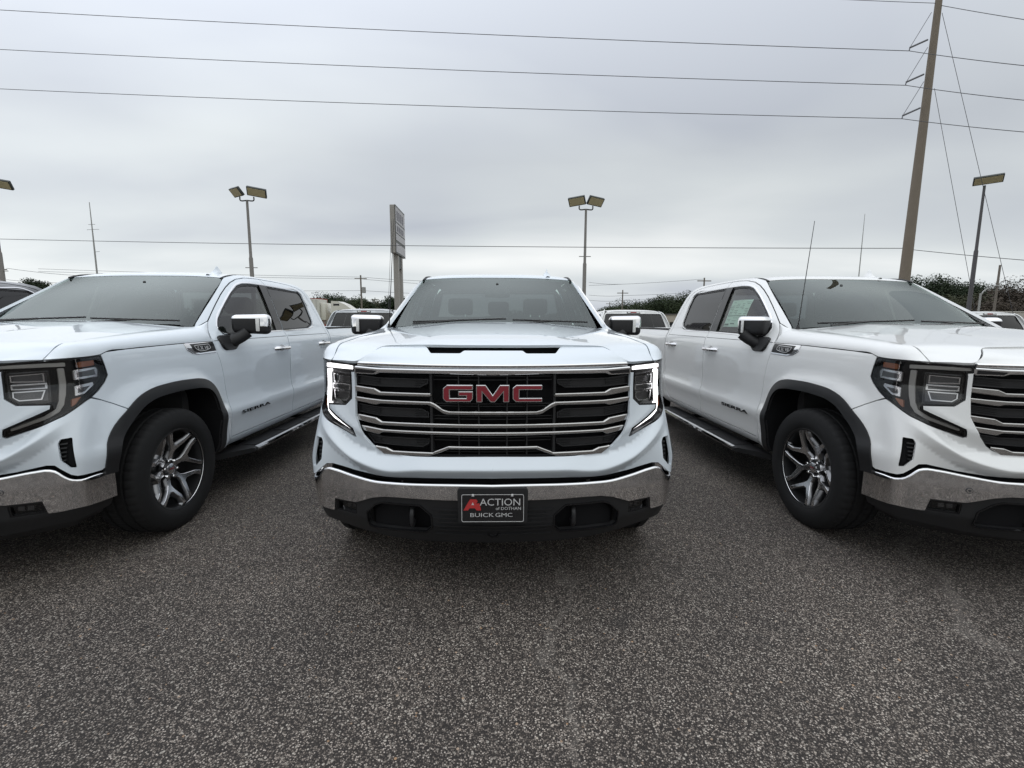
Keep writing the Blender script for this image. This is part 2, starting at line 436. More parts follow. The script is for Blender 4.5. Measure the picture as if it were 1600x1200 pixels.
# ------------------------------------------------------------------ the pickup truck (built once, then copied)
Uy=u_of_y
def part(name,g,mat,parent,**k): return mk(name,g[0],g[1],mat,parent,N=g[2],**k)
def lr(name,g,mat,parent,**k):
    """one part on each side of the truck: right in the picture first"""
    return part(name,g,mat,parent,**k),part(name,mir(g),mat,parent,**k)
def BYP(pts): return [(Uy(y,z),z) for y,z in pts]
ARCH=[(.418,.560),(.420,.62),(.438,.712),(.472,.772),(.530,.838),(.605,.895),(.70,.953),(.80,.985),(.95,1.0),(1.16,1.0),(1.29,.99),(1.385,.966),(1.455,.922),(1.50,.86),(1.518,.775),(1.520,.68),(1.515,.50),(1.510,.40)]
def smooth_path(P,n):
    t=[0.0]
    for a,b in zip(P[:-1],P[1:]): t.append(t[-1]+math.dist(a,b))
    f=[_cub(t,[p[d] for p in P]) for d in range(len(P[0]))]
    return [tuple(q(t[-1]*i/n) for q in f) for i in range(n+1)]
ARC=smooth_path(ARCH,44)
def arc_in(P,d):
    o=[]
    for i,p in enumerate(P):
        a,b=P[max(i-1,0)],P[min(i+1,len(P)-1)]; tx,tz=b[0]-a[0],b[1]-a[1]; L=math.hypot(tx,tz); o.append((p[0]+tz/L*d,p[1]-tx/L*d))
    return o
DFRONT=[(1.668,.470),(1.657,.62),(1.648,.78),(1.617,.97),(1.585,1.09),(1.557,1.16),(1.550,1.247),(1.60,1.338),(1.66,1.398),(1.775,1.473),(1.897,1.55),(2.02,1.625),(2.15,1.697),(2.25,1.744),(2.36,1.782),(2.50,1.806),(2.65,1.815),(2.80,1.818)]
DSEAM=[(2.800,1.818),(2.790,1.60),(2.770,1.31),(2.785,1.25),(2.782,.67),(2.780,.470)]
DREAR=[(2.80,1.818),(3.1,1.817),(3.40,1.807),(3.56,1.79),(3.655,1.762),(3.70,1.72),(3.76,1.60),(3.82,1.45),(3.865,1.31),(3.90,1.20),(3.905,1.0),(3.90,.80),(3.86,.62),(3.80,.52),(3.74,.470)]
FWIN=[(2.615,1.312),(2.2,1.303),(1.80,1.296),(1.715,1.312),(1.700,1.35),(1.755,1.412),(1.93,1.527),(2.14,1.650),(2.295,1.727),(2.385,1.750),(2.50,1.757),(2.655,1.757)]
RWIN=[(2.785,1.312),(3.41,1.322),(3.56,1.362),(3.600,1.40),(3.612,1.60),(3.600,1.715),(3.55,1.745),(2.812,1.757)]
def shift(P,dy,dz): return [(a+dy,b+dz) for a,b in P]

def build_truck():
    T=empty('pickup_truck')
    # ---- hood
    c0=[(0,.287,1.287),(.2,.289,1.287),(.345,.292,1.289),(.46,.298,1.287),(.575,.302,1.281),(.622,.262,1.252),(.662,.232,1.226),(.700,.222,1.209),(.77,.252,1.209),(.846,.305,1.207)]
    c1=[(0,.330,1.298),(.2,.332,1.298),(.35,.335,1.298),(.465,.34,1.295),(.575,.345,1.289),(.63,.33,1.277),(.68,.315,1.262),(.73,.315,1.250),(.79,.335,1.243),(.842,.352,1.240)]
    XH=[0,.2,.345,.46,.575,.64,.69,.74,.79,.838]
    zcn=_cub([.3,.42,.6,.8,1.0,1.2,1.4],[1.290,1.3165,1.339,1.360,1.378,1.393,1.405])
    zed=_cub([.3,.42,.6,.8,1.0,1.2,1.48],[1.225,1.2815,1.301,1.317,1.3305,1.343,1.358]); xed=_cub([.3,.42,.6,.8,1.0,1.2,1.48],[.846,.838,.830,.819,.806,.796,.785])
    def hoodrow(y0,bow):
        r=[]
        for x in XH:
            t=x/.838; y=y0+bow*t*t; xx=xed(y)*t
            q=t**2.6; dm=.007*(sm((t-.42)/.22)-t**2.6)
            r.append((xx,y,zcn(y0)+(zed(y)-zcn(y0))*q-dm))
        return r
    HR=[hoodrow(.42,0),hoodrow(.6,0),hoodrow(.8,0),hoodrow(1.0,.02),hoodrow(1.2,.05),hoodrow(1.385,.095)]
    rows,_=loft([c0,c1]+HR,52,40,True)
    V,F,Nn=grid(rows,flip=True)
    nc=len(rows[0]); edge=[j for j in range(nc)]+[i*nc+nc-1 for i in range(1,len(rows))]+[(len(rows)-1)*nc+j for j in range(nc-2,-1,-1)]+[i*nc for i in range(len(rows)-2,0,-1)]
    def skirt(V,F,Nn,loop,d=.014,dirn=None):
        m=len(loop)
        cen=sum((V[i] for i in loop),Vector())/m
        for i in range(m):
            a,b=loop[i],loop[(i+1)%m]; s=len(V); va,vb=V[a],V[b]; t=(vb-va)
            if t.length<1e-7: continue
            o=t.cross(Nn[a]).normalized()
            if o.dot(va-cen)<0: o=-o
            V+=[va,vb,vb-Nn[b]*d,va-Nn[a]*d]; Nn+=[o]*4; F.append([s,s+3,s+2,s+1] if ((va-Nn[a]*d-va).cross(vb-va)).dot(o)>0 else [s,s+1,s+2,s+3])
    skirt(V,F,Nn,edge)
    hood=mk('hood',V,F,PEARL,T,N=Nn)
    # hood front insert with the two air slots
    def SI(x,z):
        t=(z-1.205)/.075; return (x,(.085+.29*x*x)*(1-t)+(.288+.06*x*x)*t-.022*math.sin(math.pi*max(0,min(1,t))),z)
    half=[(0,1.2045),(.3,1.203),(.55,1.203),(.692,1.205),(.684,1.214),(.655,1.232),(.618,1.256),(.580,1.277),(.36,1.280),(.346,1.275),(.316,1.250),(.166,1.250),(.150,1.262),(0,1.262)]
    poly=half+[(-a,b) for a,b in half[::-1] if a>0]
    part('hood_insert',panel(rnd(poly,.006,2),SI,.022,flange=.03),PEARL,hood)
    part('air_slot',panel([(-.36,1.235),(.36,1.235),(.36,1.2835),(-.36,1.2835)],lambda x,z:(x,.318+.06*x*x,z),.06,flange=0),PLASTD,hood)
    part('chrome_strip',panel([(-.69,1.187),(-.3,1.186),(.3,1.186),(.69,1.187),(.69,1.201),(.3,1.199),(-.3,1.199),(-.69,1.201)],lambda x,z:(x,.074+.29*x*x-(z-1.187)*.35,z),.03,flange=.02,bev=.0025),CHROME,hood)
    # washer / crease marks: slim badge ridge near the cowl
    # ---- windshield cowl and wipers
    rows,_=loft([[(0,1.36,1.375),(.3,1.37,1.372),(.55,1.40,1.362),(.72,1.44,1.352),(.80,1.50,1.345)],[(0,1.50,1.392),(.3,1.51,1.388),(.55,1.54,1.378),(.72,1.58,1.366),(.82,1.62,1.352)]],4,14,True)
    part('cowl',grid(rows,flip=True),PLAST,T)
    # ---- windshield (glass, black frit border, sensor housing)
    WB=[(0,1.455,1.392),(.25,1.465,1.389),(.5,1.495,1.380),(.68,1.53,1.372),(.800,1.575,1.360)]
    WT=[(0,2.375,1.812),(.22,2.365,1.811),(.43,2.335,1.804),(.57,2.295,1.794),(.678,2.232,1.778)]
    WM=[tuple((a+b)/2 for a,b in zip(p,q)) for p,q in zip(WB,WT)]
    WM=[(p[0],p[1]-.008*(1-(p[0]/.8)**2),p[2]+.018*(1-.4*(p[0]/.8)**2)) for p in WM]
    wrow,WS=loft([WB,WM,WT],16,16,True)
    def SW(x,t):   # x in -1..1 across, t 0..1 up
        p=WS(t,abs(x)); return (p[0] if x>=0 else -p[0],p[1],p[2])
    gl=part('windshield',panel([(-1,0),(1,0),(1,1),(-1,1)],SW,.05,flange=.004),GLW,T)
    ring=[(-.995,.004),(.995,.004),(.995,.995),(-.995,.995)]; hole=rnd([(-.955,.04),(.955,.04),(.945,.965),(-.945,.965)],.05,4)
    part('frit_border',panel(ring,SW,.03,[hole],lift=-.009,flange=.0),FRIT,gl)
    part('sensor_housing',panel(rnd([(-.125,.99),(.125,.99),(.105,.845),(.075,.815),(-.075,.815),(-.105,.845)],.02,3),SW,.03,lift=-.012,flange=.03),FRIT,gl)
    for s,x0,x1 in ((1,.10,.66),(-1,-.56,.06)):
        a,b=SW(x0/.8,.02),SW(x1/.8,.035)
        path=[(a[0]+(b[0]-a[0])*i/6,a[1]+(b[1]-a[1])*i/6-.012-.02*math.sin(math.pi*i/6),a[2]+(b[2]-a[2])*i/6+.022) for i in range(7)]
        part('wiper',join(tube(path,.007,6),tube([path[3],(path[0][0]+.02,1.40,1.39)],.008,6)),GLOSSB,T)
    # ---- roof
    RO=[[(0,2.382,1.817),(.22,2.372,1.816),(.43,2.342,1.809),(.57,2.302,1.799),(.652,2.250,1.789)],
        [(0,2.405,1.836),(.22,2.397,1.835),(.43,2.370,1.828),(.57,2.335,1.815),(.652,2.290,1.800)],
        [(0,2.46,1.854),(.22,2.455,1.853),(.43,2.435,1.846),(.57,2.41,1.833),(.652,2.38,1.816)],
        [(0,2.62,1.868),(.22,2.62,1.867),(.43,2.61,1.860),(.57,2.60,1.848),(.652,2.59,1.832)],
        [(0,3.0,1.876),(.22,3.0,1.875),(.43,3.0,1.868),(.57,3.0,1.855),(.652,3.0,1.838)],
        [(0,3.4,1.870),(.22,3.4,1.869),(.43,3.4,1.862),(.57,3.4,1.851),(.652,3.4,1.836)],
        [(0,3.62,1.856),(.22,3.62,1.855),(.43,3.61,1.848),(.57,3.60,1.838),(.652,3.59,1.824)],
        [(0,3.715,1.835),(.22,3.715,1.834),(.43,3.705,1.828),(.57,3.69,1.818),(.652,3.68,1.806)]]
    rows,_=loft(RO,36,20,True); V,F,Nn=grid(rows,flip=True)
    nc=len(rows[0]); edge=[j for j in range(nc)]+[i*nc+nc-1 for i in range(1,len(rows))]+[(len(rows)-1)*nc+j for j in range(nc-2,-1,-1)]+[i*nc for i in range(len(rows)-2,0,-1)]
    skirt(V,F,Nn,edge,.012)
    roof=mk('roof',V,F,PEARL,T,N=Nn)
    # roof ditch strips
    dl=smooth_path([(.668,2.215,1.787),(.664,2.30,1.812),(.660,2.45,1.833),(.657,2.8,1.842),(.657,3.3,1.843),(.660,3.6,1.828),(.662,3.69,1.812)],24)
    lr('roof_ditch',tube([(x,y,z-.007) for x,y,z in dl],.009,6),PLAST,T)
    # shark fin antenna
    fv=[];ff=[]
    prof=[(0,.030,.0),(.0,.034,.006),(.03,.030,.020),(.075,.016,.030),(.11,.009,.060),(.128,.006,.078),(.150,.006,.080),(.172,.008,.05),(.19,.014,.012),(.195,.02,0)]
    rows=[]
    for i in range(15):
        y=-.10+.21*i/14; hh=.014+.062*sm((y+.03)/.085)*(1 if y<.075 else max(.0,1-(y-.075)/.036)); ww=.038*math.sqrt(max(.02,1-(y/.115)**2))
        rows.append([(ww*math.cos(math.pi*j/10)*(1-.75*sm((math.sin(math.pi*j/10)*hh-.012)/.03)),y,hh*math.sin(math.pi*j/10)**.8) for j in range(11)])
    g=grid(rows,flip=True); part('shark_fin',xf((g[0],g[1],None),Matrix.Translation((.475,2.45,1.834))@Matrix.Rotation(math.radians(9),4,'X')),PEARL,roof,sharp=60)
    # ---- body side frame: pillars, roof rail, rocker (each side)
    out_=[(1.505,1.352),(1.56,1.392),(1.75,1.504),(1.95,1.62),(2.10,1.708),(2.205,1.768),(2.27,1.797),(2.34,1.815),(2.46,1.836),(2.8,1.845),(3.3,1.845),(3.58,1.832),(3.69,1.808),(3.75,1.772),(3.81,1.70),(3.865,1.57),(3.905,1.42),(3.935,1.315),(3.950,1.22),(3.955,1.0),(3.955,.80),(3.955,.43),(3.90,.405),(2.8,.402),(1.75,.402),(1.60,.405),(1.60,.44)]
    inn_=[(1.672,.462)]+[(2.78,.462),(3.745,.462),(3.808,.515),(3.868,.617),(3.909,.80),(3.913,1.0),(3.908,1.20),(3.873,1.312),(3.828,1.453),(3.768,1.603),(3.708,1.724),(3.660,1.769),(3.563,1.797),(3.40,1.814),(3.1,1.824),(2.80,1.825),(2.65,1.822),(2.50,1.813),(2.36,1.789),(2.25,1.751),(2.15,1.704),(2.02,1.632),(1.897,1.557),(1.775,1.480),(1.66,1.406)]
    side=[p for p in out_[:]]+inn_
    # upper frame polygon: windshield edge -> rail -> cab corner -> rocker -> back along the door aperture
    g=panel(BYP(side),B,.035,flange=.02)
    lr('body_side',g,PEARL,T)
    # dark aperture behind the door gaps
    dk=[(1.50,.43),(3.93,.43),(3.93,1.25),(3.86,1.31),(3.9,1.2),(1.52,1.2)]
    # ---- doors
    GAP=.0045
    front=[(y,z) for y,z in DFRONT[:-1]]+[(y-GAP,z) for y,z in DSEAM]
    fw=rnd(FWIN,.03,3)
    def door(kind):
        if kind=='f': out=front; win=FWIN
        else:
            out=DREAR[1:]+[(y+GAP,z) for y,z in DSEAM[::-1]]; win=RWIN
        hole=[(Uy(y,z),z) for y,z in (rnd(win,.03,3) if kind=='f' else rnd(win,.012,2))]
        if kind=='f':   # the opening also takes the black pillar panel
            hole=BYP(rnd([(2.752,1.312),(2.2,1.303),(1.80,1.296),(1.715,1.312),(1.700,1.35),(1.755,1.412),(1.93,1.527),(2.14,1.650),(2.295,1.727),(2.385,1.750),(2.50,1.757),(2.780,1.757)],.02,3))
        return panel(BYP(rnd(out,.006,2)),B,.03,[hole],flange=.018),hole
    def Bin(u,z,d=-.014): 
        p=Vector(B(u,z)); return tuple(p+snorm(B,u,z)*d)
    SEALW=.016
    for kind in 'fr':
        g,hole=door(kind)
        ds=lr('door',g,PEARL,T)
        glassP=BYP(rnd(FWIN,.03,3)) if kind=='f' else hole
        gg=panel(inset(glassP,.002),Bin,.05,flange=.004)
        gs=panel(hole,Bin,.05,[inset(hole,SEALW)] ,lift=.004,flange=.0)
        for i,d in enumerate(ds):
            m=(lambda q:q) if i==0 else mir
            wn=part('window',m(gg),GLF if kind=='f' else GLR,d)
            part('window_seal',m(gs),PLAST,d)
            # bright moulding along the opening
            if kind=='f': mp=[(2.752,1.303),(2.2,1.294),(1.80,1.286),(1.712,1.300),(1.690,1.345),(1.748,1.418),(1.925,1.535),(2.135,1.659),(2.29,1.737),(2.385,1.761),(2.50,1.768),(2.66,1.768),(2.78,1.768)]
            else: mp=[(2.812,1.768),(3.2,1.764),(3.55,1.754),(3.610,1.722),(3.622,1.60),(3.610,1.395),(3.565,1.352),(3.41,1.312),(3.1,1.306),(2.785,1.302)]
            mp=smooth_path(mp,60); inn=arc_in(mp,.010 if kind=='f' else .010)
            P2=BYP(mp)+BYP(inn)[::-1]
            part('window_moulding',m(panel(P2,B,.03,lift=.004,flange=.012)),CHROME,d)
            if kind=='f':
                pp=BYP([(2.628,1.312),(2.7655,1.312),(2.786,1.60),(2.7945,1.757),(2.668,1.757)])
                part('pillar_panel',m(panel(pp,B,.05,lift=.0012,flange=.006)),GLOSSB,d)
            if kind=='r':
                pp=BYP([(2.7755,1.312),(2.79,1.313),(2.818,1.757),(2.8005,1.757),(2.795,1.60)])
                part('pillar_panel',m(panel(pp,B,.05,lift=.0012,flange=.006)),GLOSSB,d)
            # handle: dished cup, bright bar
            yc=2.615 if kind=='f' else 3.715
            hx=B(Uy(yc,1.135),1.135)[0]
            hb=[(hx-.012,yc-.135,1.136),(hx+.022,yc-.110,1.138),(hx+.034,yc-.05,1.138),(hx+.034,yc+.05,1.137),(hx+.022,yc+.115,1.136),(hx-.012,yc+.135,1.136)]
            vb=tube(smooth_path(hb,16),.017,8); vb=([Vector((v.x,v.y,1.137+(v.z-1.137)*1.15)) for v in vb[0]],vb[1],None)
            h=part('door_handle',m(vb),CHROME,d)
            cup=rnd([(yc-.075,1.135),(yc-.05,1.160),(yc-.01,1.172),(yc+.03,1.168),(yc+.065,1.145),(yc+.06,1.118),(yc,1.105),(yc-.06,1.115)],.02,3)
            part('handle_cup',m(panel(BYP(cup),B,.03,lift=.001,flange=.002)),DCHROME,h)
            if kind=='f':
                # model lettering on the door
                tg=text_mesh('SIERRA',.037,None,.003,1.0)
                wid=max(v.x for v in tg[0])-min(v.x for v in tg[0]); tg=([Vector((v.x*.475/wid,v.y,v.z)) for v in tg[0]],tg[1],None)
                if i==0: Mt=Matrix.Translation((1.0115,2.03,.645))@Matrix.Rotation(math.pi/2,4,'Z')@Matrix.Rotation(math.pi/2,4,'X')
                else: Mt=Matrix.Translation((-1.0115,2.03,.645))@Matrix.Rotation(-math.pi/2,4,'Z')@Matrix.Rotation(math.pi/2,4,'X')
                part('door_lettering',xf(tg,Mt@Matrix.Shear('XY',4,(.25,0)) if False else Mt),GLOSSB,d,smooth=False)
            # belt crease below the window: its shadow drawn as a flat dark strip
            yy=(1.56,2.765) if kind=='f' else (2.80,3.885)
            part('belt_crease_shade',m(panel(BYP([(yy[0],1.2495),(yy[1],1.2495),(yy[1],1.2535),(yy[0],1.2535)]),B,.05,lift=.0006,flange=0)),PLASTD,d)
    # dark liner behind the gaps of the cab
    def Bd(u,z): return Bin(u,z,-.030)
    seams=[]
    for path in (DFRONT,DSEAM,DREAR[1:]):
        p=smooth_path(path,40); q=[(a[0]-0.0,a[1]) for a in p]
        i1,i2=arc_in(p,.022),arc_in(p,-.022)
        seams.append(panel(BYP(i1)+BYP(i2)[::-1],Bd,.05,flange=0))
    lr('door_jamb',join(*seams),PLASTD,T)
    lr('door_jamb',panel(BYP([(1.66,.44),(3.8,.44),(3.8,.50),(1.66,.50)]),Bd,.06,flange=0),PLASTD,T)
    # ---- front fenders
    groove=[(1.160,1.216),(1.195,1.229),(1.333,1.236),(1.60,1.242),(1.80,1.246),(2.0,1.247),(2.156,1.2475)]
    dseam=[(Uy(y-.004,z),z) for y,z in [(1.550,1.247),(1.557,1.16),(1.585,1.09),(1.617,.97),(1.648,.78),(1.657,.62),(1.666,.47),(1.664,.452)]]
    arcb=[(Uy(y,z),z) for y,z in ARC[::-1] if y>.612]
    seamf=[(Uy(.610,.898),.898),(Uy(.547,.940),.940),(Uy(.492,.970),.970),(1.094,.992)]
    fend=groove+dseam+[(Uy(1.60,.452),.452),(Uy(1.59,.405),.405)]+arcb+seamf+[(1.128,1.020),(1.160,1.062),(1.181,1.101),(1.172,1.155)]
    fd=lr('fender',panel(fend,B,.03,flange=.016),PEARL,T)
    lo=[(.902,1.209),(.94,1.210),(.98,1.211),(1.02,1.212),(1.06,1.213),(1.11,1.2155),(1.157,1.220),(1.195,1.234),(1.333,1.241),(1.46,1.245),(1.6,1.247),(1.8,1.251),(2.0,1.252),(2.150,1.2525)]
    up=smooth_path([(.850,.306,1.209),(.846,.33,1.223),(.845,.37,1.255),(.843,.418,1.2825),(.838,.52,1.296),(.827,.73,1.314),(.815,.90,1.325),(.805,1.08,1.336),(.795,1.28,1.347),(.790,1.49,1.362)],40)
    up=[(x+.0035*sm(i/4),y,z-.001) for i,(x,y,z) in enumerate(up)]
    lo3=smooth_path([B(u,z) for u,z in lo],40)
    end=[]
    rows=[]
    nr=12
    for i in range(41):
        a,b=Vector(lo3[i]),Vector(up[i]); r=[]
        # rear end follows the pillar seam
        for j in range(nr+1):
            t=j/nr; th=t*math.pi/2
            e=Vector((b.x+(a.x-b.x)*math.cos(th)**.62 if t<1 else b.x,a.y+(b.y-a.y)*t,a.z+(b.z-a.z)*math.sin(th)**.95))
            l=a.lerp(b,t); k=.80*sm(i/5.0)+.12
            r.append(l.lerp(e,k))
        rows.append(r)
    g=grid(rows); V,F,Nn=[list(q) for q in g]
    nc=nr+1; lp=[j for j in range(nc)]+[i*nc+nc-1 for i in range(1,41)]+[40*nc+j for j in range(nc-2,-1,-1)]+[i*nc for i in range(39,0,-1)]
    if Nn[20*nc+6].z<0: Nn=[-n for n in Nn]; F=[f[::-1] for f in F]
    skirt(V,F,Nn,lp,.012)
    for i,d in enumerate(fd):
        m=(lambda q:q) if i==0 else mir
        part('fender_top',m((V,F,Nn)),PEARL,d)
    # cowl-side filler between fender top and pillar
    ra=[tuple(p) for p in rows[40]]
    pa=smooth_path([(1.546,1.2545),(1.562,1.285),(1.593,1.332),(1.655,1.399)],8); pb=[(1.655+(1.506-1.655)*k/4,1.399+(1.350-1.399)*k/4) for k in range(1,5)]
    rb_=[B(Uy(y,z),z) for y,z in pa+pb]
    fl,_=loft([ra,rb_],5,24)
    g=grid(fl)
    if g[2][20].x<0 and g[2][20].z<0: g=(g[0],[f[::-1] for f in g[1]],[-n for n in g[2]])
    lr('pillar_base',g,PEARL,T)
    # badge trim on the fender
    bo=[(1.835,1.247),(1.88,1.2475),(2.152,1.2475),(2.168,1.165),(1.965,1.161),(1.90,1.172),(1.845,1.200)]
    for i,d in enumerate(fd):
        m=(lambda q:q) if i==0 else mir
        fb=part('fender_badge',m(panel(bo,B,.03,lift=.007,flange=.01,bev=.003)),CHROME,d)
        bi=[(1.885,1.238),(2.150,1.243),(2.161,1.178),(1.972,1.172),(1.915,1.186)]
        part('badge_inlay',m(panel(bi,B,.03,lift=.0085,flange=.002)),GLOSSB,fb)
        rg=rnd([(1.915,1.228),(2.09,1.232),(2.105,1.20),(2.04,1.186),(1.975,1.184),(1.935,1.20)],.015,3)
        part('badge_ring',m(panel(rg,B,.02,[inset(rg,.0035)],lift=.010,flange=.002)),SILV,fb)
        tg=text_mesh('5.3L V8',.033,None,.0008,1.25)
        x0=B(2.01,1.208)[0]+.0105
        Mt=Matrix.Translation((x0 if i==0 else -x0,B(2.01,1.208)[1],1.207))@Matrix.Rotation(math.pi/2 if i==0 else -math.pi/2,4,'Z')@Matrix.Rotation(math.radians(86),4,'X')
        part('badge_text',xf(tg,Mt),SILV,fb,smooth=False)
    # ---- wheel arch mouldings and wells
    ai=arc_in(ARC,.066)
    RARC=[(a-AX_F+AX_R,b) for a,b in ARC]; rai=arc_in(RARC,.060)
    for A,I in ((ARC,ai),(RARC,rai)):
        pol=BYP(A)+BYP(I)[::-1]
        am=lr('arch_moulding',panel(pol,B,.028,lift=.010,flange=.022),PLAST,T)
        ln=[]
        for y,z in I[1:]:
            p=B(Uy(y,z),z); ln.append([Vector((p[0]+.008,y,z)),Vector((p[0]-.02,y,z)),Vector((.80,y,z+.02)),Vector((.50,y,z+.02))])
        gv=grid(ln); cap=[Vector((.50,y,z+.02)) for y,z in I[1:]]+[Vector((.50,I[-1][0],.30)),Vector((.50,I[0][0],.30))]
        V=list(gv[0])+cap; F=gv[1]+[[len(gv[0])+k for k in range(len(cap))]]
        lr('wheel_liner',(V,F,None),PLASTD,T,smooth=False)
    # ---- front fascia (bumper cover)
    bot=[(0,.638),(.254,.636),(.512,.628),(.62,.626),(.73,.640),(.855,.664),(.903,.662),(.953,.634),(1.003,.607),(1.04,.596),(1.113,.593),(1.18,.592)]
    arcf=[(Uy(y,z),z) for y,z in ARC if z>.60 and y<.606]
    arcf=[p for p in arcf if p[1]<.888]
    hlow=[(1.088,.985),(1.064,.973),(1.011,.936),(.971,.911),(.885,.877),(.775,.837),(.722,.8170),(.711,.822),(.727,.867),(.81,.908),(.905,.953),(.910,.972),(.783,.980),(.742,1.016),(.743,1.139),(.745,1.153)]
    gro=[(.724,1.154),(.7235,1.03),(.716,.93),(.672,.831),(.630,.778),(.600,.757),(.566,.744),(.5,.741),(.42,.741),(.287,.745),(0,.750)]
    fas=bot+[(Uy(.418,.60),.60)]+arcf+[(Uy(.605,.893),.893),(Uy(.543,.936),.936),(Uy(.488,.966),.966)]+hlow+gro
    vent=rnd([(1.017,.800),(.950,.796),(.934,.774),(.943,.684),(1.001,.643),(1.040,.640)],.008,2)
    ex=[(.004+i*.011,ZC(.004+i*.011)+dz) for i in range(92) for dz in (-.016,-.009,-.0035,0,.0035,.009,.016)]
    g=panel(fas,B,.015,[vent],flange=.014,nofl=lambda p:p[0]<1e-6,extra=ex)
    for k,v in enumerate(g[0]):
        if abs(v.x)<1e-5: n=g[2][k]; g[2][k]=Vector((0,n.y,n.z)).normalized()
    fa=part('front_fascia',both(g),PEARL,T)
    for i in (0,1):
        m=(lambda q:q) if i==0 else mir
        vn=part('air_vent',m(panel(vent,B,.03,lift=-.028,flange=0)),PLASTD,fa)
        for k in range(6):
            z=.765-k*.022; a=.922-.005*k; b=.990-.004*k
            part('vent_slat',m(panel([(a,z),(b,z+.004),(b,z+.011),(a,z+.007)],B,.03,lift=-.010,flange=.018)),PLAST,vn)
    # ---- grille
    Yg=lambda x:.078+.29*x*x
    GR=empty('grille',(0,0,0),0,T)
    SG=lambda x,z:(x,Yg(x),z)
    def gsym(P): return [(a,b) for a,b in P]+[(-a,b) for a,b in P[::-1] if a>1e-4]
    ob=[(0,.735),(.287,.73),(.42,.726),(.56,.729),(.625,.76),(.665,.815),(.71,.92),(.715,1.03),(.712,1.19),(.3,1.20),(0,1.20)]
    part('grille_back',panel(gsym(ob),lambda x,z:(x,Yg(x)+.075,z),.05,flange=0),PLASTD,GR)
    part('grille_surround',panel(gsym(ob),lambda x,z:(x,Yg(x)+.012,z),.03,[gsym([(0,.757),(.287,.752),(.42,.748),(.552,.747),(.606,.778),(.648,.833),(.690,.93),(.695,1.03),(.692,1.188),(0,1.19)])],flange=.06),GLOSSB,GR)
    def bar(pts,name='grille_bar',mat=DCHROME,lift=.012,bev=.004,fl=.03,single=True):
        if single: part(name,panel(gsym(pts),SG,.02,lift=lift,flange=fl,bev=bev),mat,GR)
        else:
            g=panel(pts,SG,.02,lift=lift,flange=fl,bev=bev); part(name,g,mat,GR); part(name,mir(g),mat,GR)
    bar([(0,1.1545),(.25,1.160),(.562,1.157),(.586,1.147),(.698,1.148),(.698,1.184),(.566,1.178),(.25,1.179),(0,1.181)],mat=CHROME,lift=.018,bev=.005)
    bar([(.688,1.173),(.570,1.166),(.588,1.152),(.690,1.153)],'bar_inlay',GLOSSB,.0185,.0,.003,False)
    bar([(.702,1.084),(.595,1.075),(.564,1.059),(.300,1.060),(.301,1.046),(.572,1.042),(.699,1.058)],single=False)
    bar([(0,.960),(.217,.960),(.241,.964),(.285,.992),(.317,1.005),(.564,1.001),(.586,.993),(.658,1.002),(.700,1.008),(.702,1.028),(.63,1.022),(.559,1.018),(.306,1.0185),(.284,1.009),(.241,.981),(.213,.974),(0,.974)])
    bar([(0,.895),(.254,.894),(.564,.891),(.690,.907),(.697,.938),(.593,.925),(.561,.907),(.254,.910),(0,.911)])
    bar([(0,.857),(.255,.857),(.556,.855),(.579,.842),(.662,.854),(.679,.881),(.556,.867),(.254,.870),(0,.871)])
    bar([(0,.788),(.215,.786),(.256,.767),(.318,.745),(.464,.741),(.552,.741),(.606,.779),(.541,.774),(.507,.760),(.297,.763),(.289,.769),(.219,.798),(0,.799)])
    for P in ([(.697,1.138),(.59,1.129),(.316,1.130),(.319,1.108),(.360,1.087),(.57,1.085),(.698,1.093)],[(.697,.991),(.587,.980),(.354,.981),(.317,.963),(.318,.938),(.567,.934),(.692,.949)],[(.651,.839),(.566,.828),(.316,.831),(.319,.806),(.350,.788),(.506,.788),(.612,.792)]):
        g=panel(P,SG,.03,[inset(P,.0035)],lift=-.004,flange=.02); q=panel(inset(P,.0035),SG,.03,lift=-.018,flange=0)
        for m in ((lambda a:a),mir):
            o=part('grille_insert',m(g),INSF,GR); part('insert_mesh',m(q),PLAST,o)
            xs=[p[0] for p in P]; zs=[p[1] for p in P]
            for (xa,xb) in ((min(xs)+.01,min(xs)+.075),(.575,max(xs)-.02)):
                for k in range(4):
                    zz=min(zs)+.014+k*.009
                    if k>2 and xa<.5: continue
                    part('insert_rib',m(panel([(xa,zz),(xb,zz+.1*(xb-xa)*(xa>.5)),(xb,zz+.003+.1*(xb-xa)*(xa>.5)),(xa,zz+.003)],SG,.05,lift=-.010,flange=.006)),PLAST,o)
    for x in (-.169,-.070,.070,.169): part('grille_rib',panel([(x-.003,.752),(x+.003,.752),(x+.003,1.156),(x-.003,1.156)],SG,.08,lift=-.012,flange=.03),PLAST,GR)
    for z in (.765,.822,.838,.930,.945,.995,1.007,1.125,1.143): part('grille_rib',panel([(-.30,z),(.30,z),(.30,z+.0035),(-.30,z+.0035)],SG,.05,lift=-.020,flange=.02),PLAST,GR)
    for x in (-.305,.305): part('grille_rib',panel([(x-.006,.752),(x+.006,.752),(x+.006,1.156),(x-.006,1.156)],SG,.08,lift=-.006,flange=.03),PLAST,GR)
    # emblem letters
    EM=empty('emblem',(0,0,0),0,T)
    SE=lambda x,z:(x,.052+.08*x*x,z)
    LG=[(-.22,1.107),(-.095,1.107),(-.096,1.084),(-.207,1.084),(-.207,1.043),(-.127,1.043),(-.127,1.055),(-.165,1.055),(-.165,1.076),(-.095,1.076),(-.096,1.040),(-.108,1.026),(-.224,1.026),(-.239,1.040),(-.239,1.090)]
